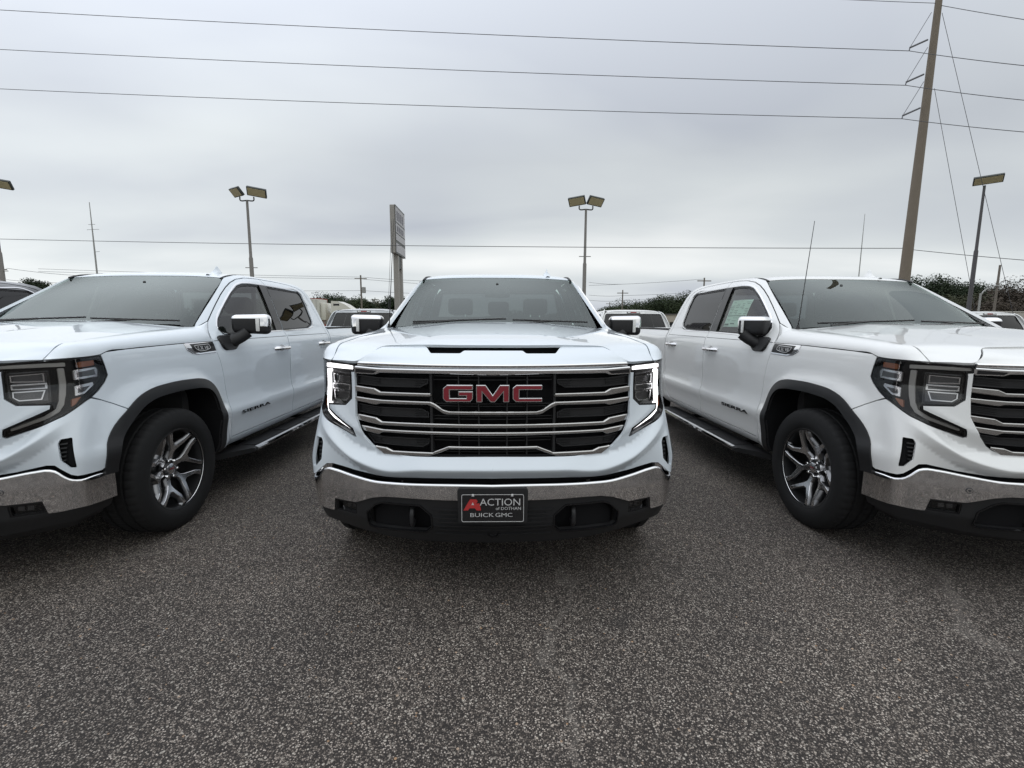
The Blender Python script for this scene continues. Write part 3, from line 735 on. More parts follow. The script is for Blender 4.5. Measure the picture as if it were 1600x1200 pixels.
    LM=[(-.080,1.107),(-.034,1.107),(0,1.057),(.034,1.107),(.080,1.107),(.079,1.025),(.050,1.025),(.050,1.073),(.0105,1.025),(-.0105,1.025),(-.050,1.073),(-.050,1.025),(-.079,1.025)]
    LC=[(.112,1.107),(.238,1.107),(.238,1.085),(.128,1.085),(.128,1.044),(.238,1.044),(.238,1.026),(.110,1.026),(.096,1.041),(.096,1.092)]
    for L in (LG,LM,LC):
        o=part('emblem_letter',panel(L,SE,.02,lift=.0,flange=.03,bev=.0012),CHROME,EM)
        part('letter_face',panel(inset(ccw(L),.0038),SE,.02,lift=.0022,flange=.004),RED,o)
    # ---- headlights
    HO=[(.7265,1.157),(.7245,1.189),(.80,1.198),(.895,1.2035),(1.0,1.206),(1.10,1.210),(1.155,1.214),(1.168,1.16),(1.177,1.101),(1.158,1.066),(1.122,1.022),(1.092,.992),(1.064,.978),(1.012,.941),(.973,.917),(.885,.883),(.775,.843),(.724,.8230),(.717,.827),(.731,.863),(.812,.903),(.908,.949),(.9135,.976),(.784,.984),(.746,1.018),(.747,1.139),(.749,1.155)]
    def BD(d): 
        def f(u,z): 
            p=Vector(B(u,z)); return tuple(p+snorm(B,u,z)*d)
        return f
    gh=panel(HO,BD(-.045),.025,flange=0)
    # side wall of the housing
    wl=[]
    for a,b in dens(HO,.02):
        n=snorm(B,a,b); p=Vector(B(a,b)); wl.append([p,p-n*.046])
    gw=grid(wl+[wl[0]])
    rimp=panel(HO,B,.02,[inset(HO,.005)],lift=.001,flange=.006)
    parts_hl=[
      ('drl_bar','drl',[(.728,1.165),(.728,1.180),(.80,1.184),(.90,1.186),(.985,1.186),(.985,1.166),(.90,1.167),(.80,1.166)],-.012),
      ('drl_strip','drl',[(.950,1.157),(.978,1.157),(.980,1.08),(.977,1.02),(.966,.968),(.940,.934),(.880,.900),(.775,.857),(.744,.846),(.747,.858),(.80,.880),(.87,.911),(.928,.950),(.946,.99),(.951,1.08)],-.012),
      ('amber_reflector',AMBER,[(1.045,1.184),(1.131,1.190),(1.131,1.162),(1.045,1.154)],-.020),
      ('amber_reflector',AMBER,[(1.004,.995),(1.050,1.002),(1.022,.966),(1.004,.955)],-.020),
      ('lamp_bezel',LAMP,[(1.015,1.143),(1.128,1.154),(1.139,1.137),(1.134,1.097),(1.015,1.090)],-.014),
      ('lamp_bezel',LAMP,[(1.015,1.060),(1.105,1.072),(1.111,1.055),(1.062,1.014),(1.018,1.008)],-.014)]
    for i in (0,1):
        m=(lambda q:q) if i==0 else mir
        H=part('headlight',m(join(gh,(gw[0],gw[1],gw[2]))),PLASTD,T,smooth=True)
        part('headlight_rim',m(rimp),GLOSSB,H)
        for nm,mt,P,d in parts_hl:
            mat=DRLOFF if mt=='drl' else mt
            part(nm,m(panel(P,BD(d),.025,flange=.02,bev=.002)),mat,H)
        for P in ([(1.03,1.130),(1.118,1.141),(1.122,1.110),(1.03,1.104)],[(1.03,1.048),(1.088,1.054),(1.06,1.027),(1.03,1.022)]):
            part('lamp_inlay',m(panel(P,BD(-.0115),.03,flange=.004)),LAMPD,H)
        # twin projector module
        part('lamp_box',m(panel([(.752,1.143),(.914,1.148),(.914,.988),(.787,.990),(.754,1.022)],BD(-.034),.03,flange=.0)),LAMPD,H)
        fr=[(.754,1.138),(.912,1.146),(.912,.990),(.789,.992),(.757,1.022)]
        part('lamp_frame',m(panel(fr,BD(-.010),.02,[inset(fr,.008)],flange=.024)),GLOSSB,H)
        for P in ([(.768,1.131),(.896,1.139),(.896,1.092),(.768,1.096)],[(.770,1.049),(.896,1.052),(.880,1.004),(.792,1.002),(.770,1.018)]):
            lb=part('lamp_bowl',m(panel(P,BD(-.012),.02,[inset(P,.0055)],flange=.022)),LAMP,H)
            part('lamp_glass',m(panel(inset(P,.0055),BD(-.026),.02,flange=0)),LAMPD,lb)
        part('lamp_divider',m(panel([(.766,1.086),(.906,1.088),(.906,1.056),(.766,1.056)],BD(-.009),.02,flange=.02,bev=.003)),LAMP,H)
        part('lamp_inlay',m(panel([(.775,1.078),(.895,1.080),(.895,1.064),(.775,1.064)],BD(-.0085),.03,flange=.003)),LAMPD,H)
        part('lens',m(panel(inset(HO,.003),B,.03,lift=-.0005,flange=.003)),LENS,H)
    # ---- bumper
    SBm=lambda u,z:BUM(u,z)
    btop=[(0,.623),(.25,.623),(.497,.618),(.604,.618),(.73,.632),(.86,.647),(.906,.648),(.926,.642),(.960,.610),(.990,.585),(1.025,.575),(1.095,.577),(1.207,.581)]
    btop=[(u,z-.010) for u,z in btop]
    bbot=[(1.225,.413),(1.11,.415),(1.008,.418),(.908,.412),(.886,.415),(.871,.484),(.725,.487),(.681,.503),(.619,.527),(.55,.541),(.457,.544),(.25,.542),(0,.541)]
    g=panel(btop+bbot,SBm,.02,flange=.02,nofl=lambda p:p[0]<1e-6)
    for k,v in enumerate(g[0]):
        if abs(v.x)<1e-5: n=g[2][k]; g[2][k]=Vector((0,n.y,n.z)).normalized()
    # rolled top lip
    tp=smooth_path(btop,70); lip=[]
    for u,z in tp:
        n=snorm(BUM,max(u,.004),z); p=Vector(BUM(u,z)); 
        if u<1e-6: n=Vector((0,-1,0))
        i=tp.index((u,z)); a,b=tp[max(i-1,0)],tp[min(i+1,len(tp)-1)]
        tt=Vector(BUM(*b))-Vector(BUM(*a)); tt.normalize(); upv=n.cross(tt); upv=upv if upv.z>0 else -upv
        r=.010; row=[]
        for k in range(7):
            th=k/6*math.radians(96); row.append(p+upv*(r*math.sin(th))-n*(r*(1-math.cos(th))))
        row.append(row[-1]-n*.004-upv*.006)
        lip.append(row)
    gl_=grid(lip)
    if gl_[2][8*35+3].z<0: gl_=(gl_[0],[f[::-1] for f in gl_[1]],[-n for n in gl_[2]])
    BMP=part('bumper',both(join(g,gl_)),CHROME,T)
    for s in (1,-1):
        p=Vector(BUM(.722,.556)); n=snorm(BUM,.722,.556); q=n.to_track_quat('Z','Y').to_matrix().to_4x4()
        for rr,hh,mt in ((.0155,.002,LAMPD),(.0125,.0035,CHROME),(.006,.0045,LAMPD)):
            V=[];F=[]
            for k in range(20): V.append(Vector((rr*math.cos(k*math.pi/10),rr*math.sin(k*math.pi/10),0)))
            V+=[v+Vector((0,0,hh)) for v in V]; F=[[k,(k+1)%20,20+(k+1)%20,20+k] for k in range(20)]+[list(range(20,40))]
            gg=xf((V,F,None),Matrix.Translation(p)@q)
            part('parking_sensor',gg if s==1 else mir(gg),mt,BMP)
    # dark gap between fascia and bumper
    gp=[(0,.650),(.25,.650),(.5,.642),(.617,.640),(.73,.652),(.87,.672),(.92,.668),(.96,.64),(1.01,.612),(1.05,.602),(1.19,.60),(1.19,.55),(.95,.55),(.9,.58),(.73,.60),(.5,.60),(0,.60)]
    g=panel(gp,lambda u,z:BUM(u,z,-.092),.04,flange=0); part('bumper_gap',both(g),PLASTD,T)
    # lower valance, fog lamps, tow hooks
    vo=[(0,.560),(.46,.562),(.56,.556),(.62,.542),(.68,.518),(.725,.500),(.878,.498),(.893,.425),(1.0,.422),(1.21,.424),(1.205,.365),(1.10,.350),(.9,.333),(.70,.310),(.50,.296),(.35,.292),(0,.292)]
    fog=rnd([(.868,.474),(.733,.477),(.737,.412),(.880,.414)],.008,2)
    opn=rnd([(.57,.508),(.612,.492),(.672,.440),(.678,.358),(.655,.346),(.345,.350),(.305,.385),(.305,.455),(.365,.508)],.008,2)
    g=panel(vo,lambda u,z:BUM(u,z,-.012-.35*max(0,.40-z)),.03,[fog,opn],flange=.03,nofl=lambda p:p[0]<1e-6)
    VA=part('lower_valance',both(g),PLAST,T)
    lr('valance_rim',panel(opn,lambda u,z:BUM(u,z,-.012-.35*max(0,.40-z)),.03,[inset(opn,.007)],lift=.006,flange=.012),GLOSSB,VA)
    ch=panel([(0,.300),(.35,.300),(.70,.318),(.9,.341),(1.10,.358),(1.205,.370),(1.19,.33),(1.0,.295),(.7,.262),(.35,.25),(0,.25)],lambda u,z:BUM(u,z,-.06-.9*max(0,.33-z)),.04,flange=.01,nofl=lambda p:p[0]<1e-6)
    part('air_dam',both(ch),PLAST,VA)
    g=panel([(.25,.525),(.70,.525),(.70,.30),(.25,.30)],lambda u,z:BUM(u,z,-.10),.06,flange=0)
    lr('valance_recess',g,PLASTD,VA)
    g=panel([(.435,.50),(.59,.486),(.650,.435),(.655,.36),(.435,.36)],lambda u,z:BUM(u,z,-.055),.03,flange=.02)
    lr('brake_duct',g,PLASTD,VA)
    for s in (1,-1):
        x=.405*s; y0=.10
        path=[(x,.15,.395),(x,.090,.392),(x,.075,.405),(x,.072,.435),(x,.075,.462),(x,.090,.474),(x,.15,.472)]
        part('tow_hook',tube(smooth_path(path,18),.0115,8),PLAST,VA)
    fg=panel(fog,lambda u,z:BUM(u,z,-.055),.03,flange=0)
    fl_=panel(inset(fog,.008),lambda u,z:BUM(u,z,-.030),.03,flange=.004)
    fr_=panel(fog,lambda u,z:BUM(u,z,-.016),.03,[inset(fog,.008)],flange=.03)
    for m in ((lambda a:a),mir):
        o=part('fog_lamp',m(fg),PLASTD,BMP); part('fog_frame',m(fr_),GLOSSB,o); part('fog_lens',m(fl_),LENS,o)
        for uu,zz in ((.775,.448),(.812,.446)):
            q=panel([(uu-.014,zz-.012),(uu+.012,zz-.014),(uu+.014,zz+.010),(uu-.012,zz+.012)],lambda u,z:BUM(u,z,-.040),.03,flange=.01); part('fog_reflector',m(q),LAMPD,o)
    for z,w in ((.484,.30),(.462,.27),(.440,.30),(.418,.27),(.396,.30),(.372,.27),(.345,.30)):
        part('valance_rib',panel([(-w,z),(w,z),(w,z+.006),(-w,z+.006)],lambda x,zz:BUM(x,zz,-.004-.35*max(0,.40-zz)) if x>=0 else (lambda p:(-p[0],p[1],p[2]))(BUM(-x,zz,-.004-.35*max(0,.40-zz))),.05,flange=.012),PLAST,VA)
    # ---- dealer plate
    PL=part('plate_bracket',panel(rnd([(-.168,.432),(.168,.432),(.172,.60),(.160,.612),(-.160,.612),(-.172,.60)],.012,3),plane_xz(.008),.06,flange=.03,bev=.004),PLAST,T)
    pz0,pz1=.4435,.5855
    pp=rnd([(-.1524,pz0),(.1524,pz0),(.1524,pz1),(-.1524,pz1)],.012,4)
    NP=part('number_plate',panel(pp,plane_xz(.0),.06,flange=.004),PBLK,PL)
    part('plate_border',panel(inset(pp,.0015),plane_xz(-.0012),.05,[inset(pp,.0042)],flange=.001),SILV,NP)
    def ptxt(s,x,z,size,xs,mat=SILV,h=None):
        g=text_mesh(s,size,None,0,xs); part('plate_text',xf(g,Matrix.Translation((x,-.0016,z))@Matrix.Rotation(math.pi/2,4,'X')),mat,NP,smooth=False)
    ptxt('ACTION',.037,.5435,.050,1.04); ptxt('of DOTHAN',.076,.5125,.0215,1.06); ptxt('BUICK',-.053,.4795,.0285,1.42); ptxt('GMC',.054,.4795,.0285,1.36)
    PA=[(-.142,.504),(-.109,.560),(-.080,.560),(-.072,.549),(-.080,.538),(-.064,.540),(-.056,.504),(-.078,.504),(-.086,.515),(-.112,.515),(-.119,.504)]
    PA=[(x,z) for x,z in PA]
    part('plate_logo',panel(PA,plane_xz(-.0016),.04,flange=.0005),PRED,NP)
    part('plate_logo',panel([(-.103,.531),(-.090,.531),(-.096,.546)],plane_xz(-.0019),.04,flange=.0004),SILV,NP)
    for x in (-.095,.094): part('plate_screw',xf(rbox(-.006,.006,-.003,.003,-.006,.006,.002),Matrix.Translation((x,-.002,.580))),SILV,NP)
    # ---- mirrors
    for s in (1,-1):
        m=(lambda q:q) if s==1 else mir
        base=panel(BYP(rnd([(1.612,1.262),(1.625,1.205),(1.665,1.172),(1.79,1.170),(1.925,1.256),(1.90,1.285),(1.63,1.285)],.02,3)),B,.03,lift=.022,flange=.04,bev=.006)
        am=part('mirror_arm',m(base),PLAST,T)
        arm=tube(smooth_path([(.95,1.78,1.228),(1.00,1.80,1.255),(1.04,1.83,1.285),(1.07,1.85,1.315)],10),[.062,.058,.055,.052,.05,.05,.05,.05,.05,.05,.05],10)
        arm=([Vector((v.x,v.y,v.z)) for v in arm[0]],arm[1],None)
        hd_=empty('mirror',(0,0,0),0,T)
        part('mirror_neck',m(arm),PLAST,am,sharp=60)
        def headbox(ex=0.0):
            bm=bmesh.new(); V,F,_=box(.962,1.237,1.79,1.925,1.293,1.460)
            V=[Vector((v.x+(0 if v.x>1 else 0),v.y+(.045 if v.x>1.1 and v.y<1.85 else 0)+(.02 if v.x>1.1 else 0),v.z-(.006 if v.x<1 and v.z>1.4 else 0)+(.012 if v.x<1 and v.z<1.35 else 0)+(.0))) for v in V]
            c=sum(V,Vector())/8; V=[c+(v-c)*(1+ex*8) if False else v+(v-c).normalized()*ex for v in V]
            vv=[bm.verts.new(v) for v in V]; [bm.faces.new([vv[i] for i in f]) for f in F]
            bmesh.ops.bevel(bm,geom=bm.edges[:],offset=.038,segments=5,profile=.5,affect='EDGES')
            return bm
        bm=headbox(); bm.verts.index_update(); g=[v.co.copy() for v in bm.verts],[[v.index for v in f.verts] for f in bm.faces],None; bm.free()
        part('mirror_housing',m(g),PLAST,hd_,sharp=50)
        bm=headbox(.0045)
        for no,co in (((0,0,1),(0,0,1.425)),((1,0,0),(1.182,0,0)),((0,0,1),(0,0,1.360))):
            bmesh.ops.bisect_plane(bm,geom=bm.verts[:]+bm.edges[:]+bm.faces[:],plane_co=co,plane_no=no)
        rm=[f for f in bm.faces if not (f.calc_center_median().z>1.425 or (f.calc_center_median().x>1.182 and f.calc_center_median().z>1.360))]
        bmesh.ops.delete(bm,geom=rm,context='FACES'); bm.verts.index_update()
        g=[v.co.copy() for v in bm.verts],[[v.index for v in f.verts] for f in bm.faces],None; bm.free()
        part('mirror_cap',m(g),CHROME,hd_,sharp=50)
        lp_=xf(rbox(-.014,.014,-.006,.006,-.055,.055,.005,2),Matrix.Translation((1.166,1.831,1.375))@Matrix.Rotation(math.radians(22),4,'Z'))
        part('mirror_lamp',m(lp_),WLENS,hd_)
        part('mirror_glass',m(rbox(.985,1.220,1.942,1.948,1.312,1.440,.002,1)),CHROME,hd_)
    # ---- running boards
    def rb(y0,y1,dx=0): 
        return [(x,z) for x,z in ((.86,.325),(.90,.345),(1.085,.346),(1.105,.340),(1.108,.322),(1.095,.308),(.90,.300))]
    sec=rb(0,0)
    def ext(sec,y0,y1,sh=0.0):
        n=len(sec); V=[Vector((x,y0+(sh*(x-.9) if sh else 0),z)) for x,z in sec]+[Vector((x,y1,z)) for x,z in sec]
        return V,[[i,(i+1)%n,n+(i+1)%n,n+i] for i in range(n)]+[list(range(n))[::-1],[n+i for i in range(n)]],None
    rbs=lr('running_board',ext(sec,1.53,3.72,1.2),PLAST,T,sharp=25)
    for i,o in enumerate(rbs):
        m=(lambda q:q) if i==0 else mir
        part('chrome_edge',m(ext([(1.086,.3485),(1.107,.343),(1.112,.322),(1.098,.305),(1.09,.305),(1.100,.322),(1.096,.338)],1.815,3.55)),CHROME,o,sharp=40)
        for y in (1.86,2.42,3.0): part('step_pad',m(ext([(.95,.347),(1.07,.3475),(1.07,.3505),(.95,.350)],y,y+.46)),PLAST,o,smooth=False)
        for y in (2.0,3.2): part('step_bracket',m(box(.70,.95,y,y+.05,.31,.34)),PLASTD,o,smooth=False)
    # ---- wheels
    def wheel(y,x0):
        W=empty('wheel',(x0,y,.405),0,T)
        n=72; R=.4145; prof=[(-.145,.262),(-.150,.285),(-.150,.33),(-.140,.375),(-.128,.398),(-.112,.409),(-.085,R),(-.078,R),(-.074,R-.010),(-.062,R-.010),(-.058,R),(-.012,R),(-.008,R-.010),(.008,R-.010),(.012,R),(.058,R),(.062,R-.010),(.074,R-.010),(.078,R),(.085,R),(.112,.409),(.126,.399),(.134,.385),(.141,.36),(.1445,.335),(.1440,.312),(.140,.296),(.133,.280),(.126,.268)]
        V=[];F=[]
        nn=240
        for x,r in prof:
            for k in range(nn):
                rr=r
                if abs(x)>.05 and r>.395 and k%5==0: rr=r-.0045
                if abs(x)<.05 and r>=R-.001 and (k+(2 if x>0 else 0))%5==0: rr=r-.0045
                V.append(Vector((x,rr*math.cos(2*math.pi*k/nn),rr*math.sin(2*math.pi*k/nn))))
        for i in range(len(prof)-1):
            for k in range(nn): F.append([i*nn+k,i*nn+(k+1)%nn,(i+1)*nn+(k+1)%nn,(i+1)*nn+k][::-1])
        part('tyre',(V,F,None),RUBBER,W,sharp=38)
        rim=lathe_x([(.126,.262),(.131,.274),(.127,.280),(.119,.276),(.112,.262),(.04,.250),(-.10,.240),(-.14,.262)],72); rim=(rim[0],[f[::-1] for f in rim[1]],None)
        part('rim_barrel',rim,POCKET,W,sharp=50)
        disc=lathe_x([(.030,.03),(.025,.10),(.012,.20),(.005,.252)],48,True); part('rim_back',(disc[0],[f[::-1] for f in disc[1]],None),POCKET,W,sharp=60)
        ringm=lathe_x([(.118,.268),(.1275,.274),(.1285,.279),(.124,.281)],72); part('rim_lip',(ringm[0],[f[::-1] for f in ringm[1]],None),MACH,W,sharp=60)
        # six forked spokes, machined faces
        def SP(a,b):   # polar-plane coordinates (y,z) -> dished face
            r=math.hypot(a,b); return (.056+.062*sm((r-.05)/.21),a,b)
        for k in range(6):
            th=math.radians(60*k+17); c,s=math.cos(th),math.sin(th)
            R2=lambda p:(p[0]*c-p[1]*s,p[0]*s+p[1]*c)
            Y=[(.056,-.024),(.112,-.016),(.138,-.032),(.196,-.088),(.230,-.126),(.246,-.118),(.253,-.100),(.240,-.093),(.208,-.070),(.160,-.016),(.159,.010),(.198,.056),(.240,.074),(.262,.062),(.266,.078),(.261,.094),(.245,.106),(.226,.098),(.184,.076),(.134,.028),(.110,.013),(.056,.020)]
            P=[R2(p) for p in Y]
            g=panel(P,SP,.03,flange=.045,bev=.003,out=.006); nt_=sum(1 for f in g[1] if len(f)==3); nq=len(g[1])-nt_
            sp=part('spoke',g,[MACH,FLANK],W,MI=[0]*nt_+[0,1]*(nq//2))
        hub=lathe_x([(.050,.0),(.051,.030),(.050,.068),(.042,.078),(.02,.08)],32); part('hub',(hub[0],[f[::-1] for f in hub[1]],None),POCKET,W,sharp=40)
        cap=lathe_x([(.076,.0001),(.0755,.030),(.072,.036),(.04,.038)],28); cp=part('centre_cap',(cap[0],[f[::-1] for f in cap[1]],None),MACH,W,sharp=40)
        tg=text_mesh('GMC',.016,None,.0006,1.2); part('cap_lettering',xf(tg,Matrix.Translation((.0766,0,0))@Matrix.Rotation(math.pi/2,4,'Z')@Matrix.Rotation(math.pi/2,4,'X')),RED,cp,smooth=False)
        for k in range(6):
            th=math.radians(60*k+47); g=lathe_x([(.078,.0001),(.077,.008),(.073,.0105),(.04,.0105)],6); g=(g[0],[f[::-1] for f in g[1]],None)
            part('lug_nut',xf(g,Matrix.Translation((0,.0595*math.cos(th),.0595*math.sin(th)))),CHROME,W,smooth=False)
        return W
    def mirror_copy(Wo,x0,y):
        W2=empty('wheel',(x0,y,.405),math.pi,T)
        for ch in list(Wo.children):
            c=ch.copy(); link(c,W2)
            for g in ch.children: link(g.copy(),c)
        return W2
    WY=1.015
    W0=wheel(WY,.866)
    mirror_copy(W0,-.866,WY)
    for s in (1,-1):
        W2=mirror_copy(W0,.866*s,AX_R)
        if s==1: W2.rotation_euler=(0,0,0)
    # ---- bed, tailgate, rear end
    rl=[(3.972,1.318),(4.6,1.318),(5.70,1.312),(5.745,1.29),(5.75,1.0),(5.74,.62),(5.70,.60),(5.30,.585)]
    rarc=[p for p in RARC[::-1] if p[0]>4.155 and p[1]>.50]
    bed=[(3.972,1.318),(4.6,1.318),(5.70,1.312),(5.742,1.29),(5.748,1.0),(5.735,.62),(5.30,.56)]+rarc+[(4.14,.45),(3.972,.43)]
    bs=lr('bed_side',panel(BYP(bed),B,.04,flange=.02),PEARL,T)
    def ZL(y): return 1.318
    for i,o in enumerate(bs):
        m=(lambda q:q) if i==0 else mir
        part('bed_rail',m(rbox(.855,.948,3.975,5.72,1.300,1.326,.008,2)),PLAST,o)
        part('bed_inner',m(box(.845,.86,3.975,5.70,.86,1.31)),BEDL,o,smooth=False)
        part('tail_lamp',m(rbox(.80,.955,5.70,5.775,.92,1.29,.012,2)),REDLENS,o)
    part('bed_floor',box(-.85,.85,3.975,5.70,.80,.86),BEDL,T,smooth=False)
    part('bed_front',box(-.86,.86,3.965,3.99,.62,1.30),PEARL,T,smooth=False)
    tg_=part('tailgate',rbox(-.80,.80,5.70,5.765,.74,1.315,.012,2),PEARL,T)
    part('tailgate_handle',rbox(-.12,.12,5.762,5.772,1.20,1.27,.004,1),PLAST,tg_)
    part('rear_bumper',rbox(-.98,.98,5.72,5.90,.50,.70,.03,3),CHROME,T)
    # cab back wall and rear window
    def SBk(x,z): 
        t=max(0,min(1,(z-1.31)/.50)); return (-x,3.925-.20*t**1.35-.05*(x/.8)**2*(.3+t),z)
    cb=[(-.93,.60),(.93,.60),(.93,1.31),(.86,1.52),(.78,1.70),(.69,1.80),(.45,1.832),(-.45,1.832),(-.69,1.80),(-.78,1.70),(-.86,1.52),(-.93,1.31)]
    rw=rnd([(-.82,1.36),(.82,1.36),(.70,1.768),(-.70,1.768)],.04,4)
    CB=part('cab_back',panel(cb,SBk,.06,[rw],flange=.02),PEARL,T)
    part('rear_window',panel(rw,SBk,.06,lift=-.004,flange=.004),GLR,CB)
    part('rear_window_seal',panel(rw,SBk,.05,[inset(rw,.03)],lift=-.001,flange=0),GLOSSB,CB)
    bl=part('brake_lamp',panel(rnd([(-.17,1.775),(.17,1.775),(.17,1.812),(-.17,1.812)],.012,3),SBk,.04,lift=.012,flange=.012,bev=.003),GLOSSB,CB)
    for a,b,mt in ((-.15,-.075,WLENS),(-.07,.07,REDLENS),(.075,.15,WLENS)): part('brake_lamp_lens',panel([(a,1.783),(b,1.783),(b,1.804),(a,1.804)],SBk,.04,lift=.014,flange=.003),mt,bl)
    # ---- whip antenna on the picture-left fender
    wa=part('whip_antenna',tube([(-.823,1.49,1.366),(-.806,1.489,1.60),(-.782,1.488,1.92),(-.7636,1.488,2.165)],[.0045,.0032,.0026,.002],6),GLOSSB,T)
    part('antenna_base',xf(lathe_x([(0,.016),(.012,.013),(.03,.007)],12,True,True),Matrix.Translation((-.823,1.49,1.358))@Matrix.Rotation(-math.pi/2,4,'Y')),PLAST,wa)
    # ---- inside of the cab
    IN=empty('cabin',(0,0,0),0,T)
    part('floor_pan',box(-.92,.92,1.35,3.9,.45,.52),INTD,IN,smooth=False)
    part('firewall',box(-.80,.80,1.38,1.45,.5,1.33),INTD,IN,smooth=False)
    dash,_=loft([[(0,1.50,1.345),(.4,1.52,1.34),(.78,1.58,1.325)],[(0,1.70,1.352),(.4,1.72,1.345),(.80,1.72,1.325)],[(0,1.95,1.325),(.4,1.95,1.315),(.82,1.92,1.29)],[(0,2.02,1.22),(.4,2.02,1.22),(.82,1.98,1.20)],[(0,1.98,.85),(.4,1.98,.85),(.82,1.96,.85)]],16,14,True)
    g=grid(dash,flip=True); part('dashboard',g,INTD,IN)
    part('screen',xf(rbox(-.16,.16,-.012,.012,-.085,.085,.008,1),Matrix.Translation((0,2.0,1.335))@Matrix.Rotation(math.radians(-18),4,'X')),GLOSSB,IN)
    st=[];ring=[]
    for k in range(33):
        a=2*math.pi*k/32; ring.append((.39+.19*math.cos(a),2.22+.19*math.sin(a)*.36,1.19+.19*math.sin(a)*.93))
    part('steering_wheel',join(tube(ring,.015,8,False),tube([(.39,2.22,1.19),(.39,1.98,1.10)],.035,8),xf(rbox(-.17,.17,-.015,.015,-.02,.02,.008,1),Matrix.Translation((.39,2.215,1.18)))),INTD,IN)
    def seat(x,y,wd,hh,nm,heads):
        sE=empty(nm,(0,0,0),0,IN)
        part('seat_cushion',xf(rbox(-wd/2,wd/2,-.26,.26,-.09,.09,.05,3),Matrix.Translation((x,y,.83))),INTD,sE,sharp=50)
        part('seat_back',xf(rbox(-wd/2,wd/2,-.06,.06,-.30,.32,.045,3),Matrix.Translation((x,y+.30,1.14))@Matrix.Rotation(math.radians(-14),4,'X')),INTD,sE,sharp=50)
        for hx in heads:
            part('headrest',xf(rbox(-.13,.13,-.045,.045,-.085,.085,.035,3),Matrix.Translation((hx,y+.40,1.565))@Matrix.Rotation(math.radians(-8),4,'X')),INTD,sE,sharp=50)
            part('headrest_post',join(tube([(hx-.05,y+.39,1.40),(hx-.05,y+.395,1.52)],.006,6),tube([(hx+.05,y+.39,1.40),(hx+.05,y+.395,1.52)],.006,6)),CHROME,sE)
    seat(-.40,2.55,.56,1,'front_seat',[-.40]); seat(.40,2.55,.56,1,'front_seat',[.40]); seat(0,3.38,1.5,1,'rear_seat',[-.45,0,.45])
    hl_,_=loft([[(0,2.42,1.79),(.4,2.40,1.785),(.64,2.32,1.765)],[(0,2.9,1.835),(.4,2.9,1.828),(.68,2.9,1.79)],[(0,3.65,1.79),(.4,3.65,1.785),(.66,3.62,1.76)]],8,8,True)
    part('headliner',grid(hl_),INTL,IN)
    part('rear_view_mirror',join(xf(rbox(-.115,.115,-.018,.018,-.035,.035,.014,2),Matrix.Translation((0,2.25,1.66))),tube([(0,2.25,1.69),(0,2.20,1.75)],.012,6)),INTD,IN)
    lr('door_trim',panel(BYP([(1.72,.60),(3.85,.60),(3.85,1.29),(1.72,1.29)]),lambda u,z:Bin(u,z,-.075),.10,flange=0),INTD,IN)
    # inner roof rails / pillar trims hide the shell's inside
    lr('pillar_trim',panel(BYP([(2.632,1.30),(2.775,1.30),(2.80,1.76),(2.67,1.76)]),lambda u,z:Bin(u,z,-.05),.08,flange=0),INTL,IN)
    # ---- underbody
    UB_=empty('chassis',(0,0,0),0,T)
    part('skid_plate',box(-.62,.62,.20,1.6,.30,.34),PLASTD,UB_,smooth=False)
    part('engine_bay',box(-.48,.48,.25,1.6,.34,1.15),PLASTD,UB_,smooth=False)
    for s in (1,-1): part('frame_rail',box(min(.36*s,.50*s),max(.36*s,.50*s),.4,5.7,.42,.56),PLASTD,UB_,smooth=False)
    part('underfloor',box(-.90,.90,1.55,5.65,.44,.50),PLASTD,UB_,smooth=False)
    part('front_axle',tube([(-.75,AX_F,.40),(.75,AX_F,.40)],.05,8),PLASTD,UB_); part('rear_axle',tube([(-.75,AX_R,.40),(.75,AX_R,.40)],.06,8),PLASTD,UB_)
    return T
def kids(o): return list(o.children)
def copy_tree(o,parent=None,remap=None,skip=()):
    c=o.copy(); COL.objects.link(c); c.parent=parent
    if remap and c.type=='MESH':
        for sl in c.material_slots:
            if sl.material and sl.material.name in remap:
                nm=remap[sl.material.name]; sl.link='OBJECT'; sl.material=nm
    for ch in kids(o):
        if ch.name.split('.')[0] in skip: continue
        copy_tree(ch,c,remap,skip)
    return c
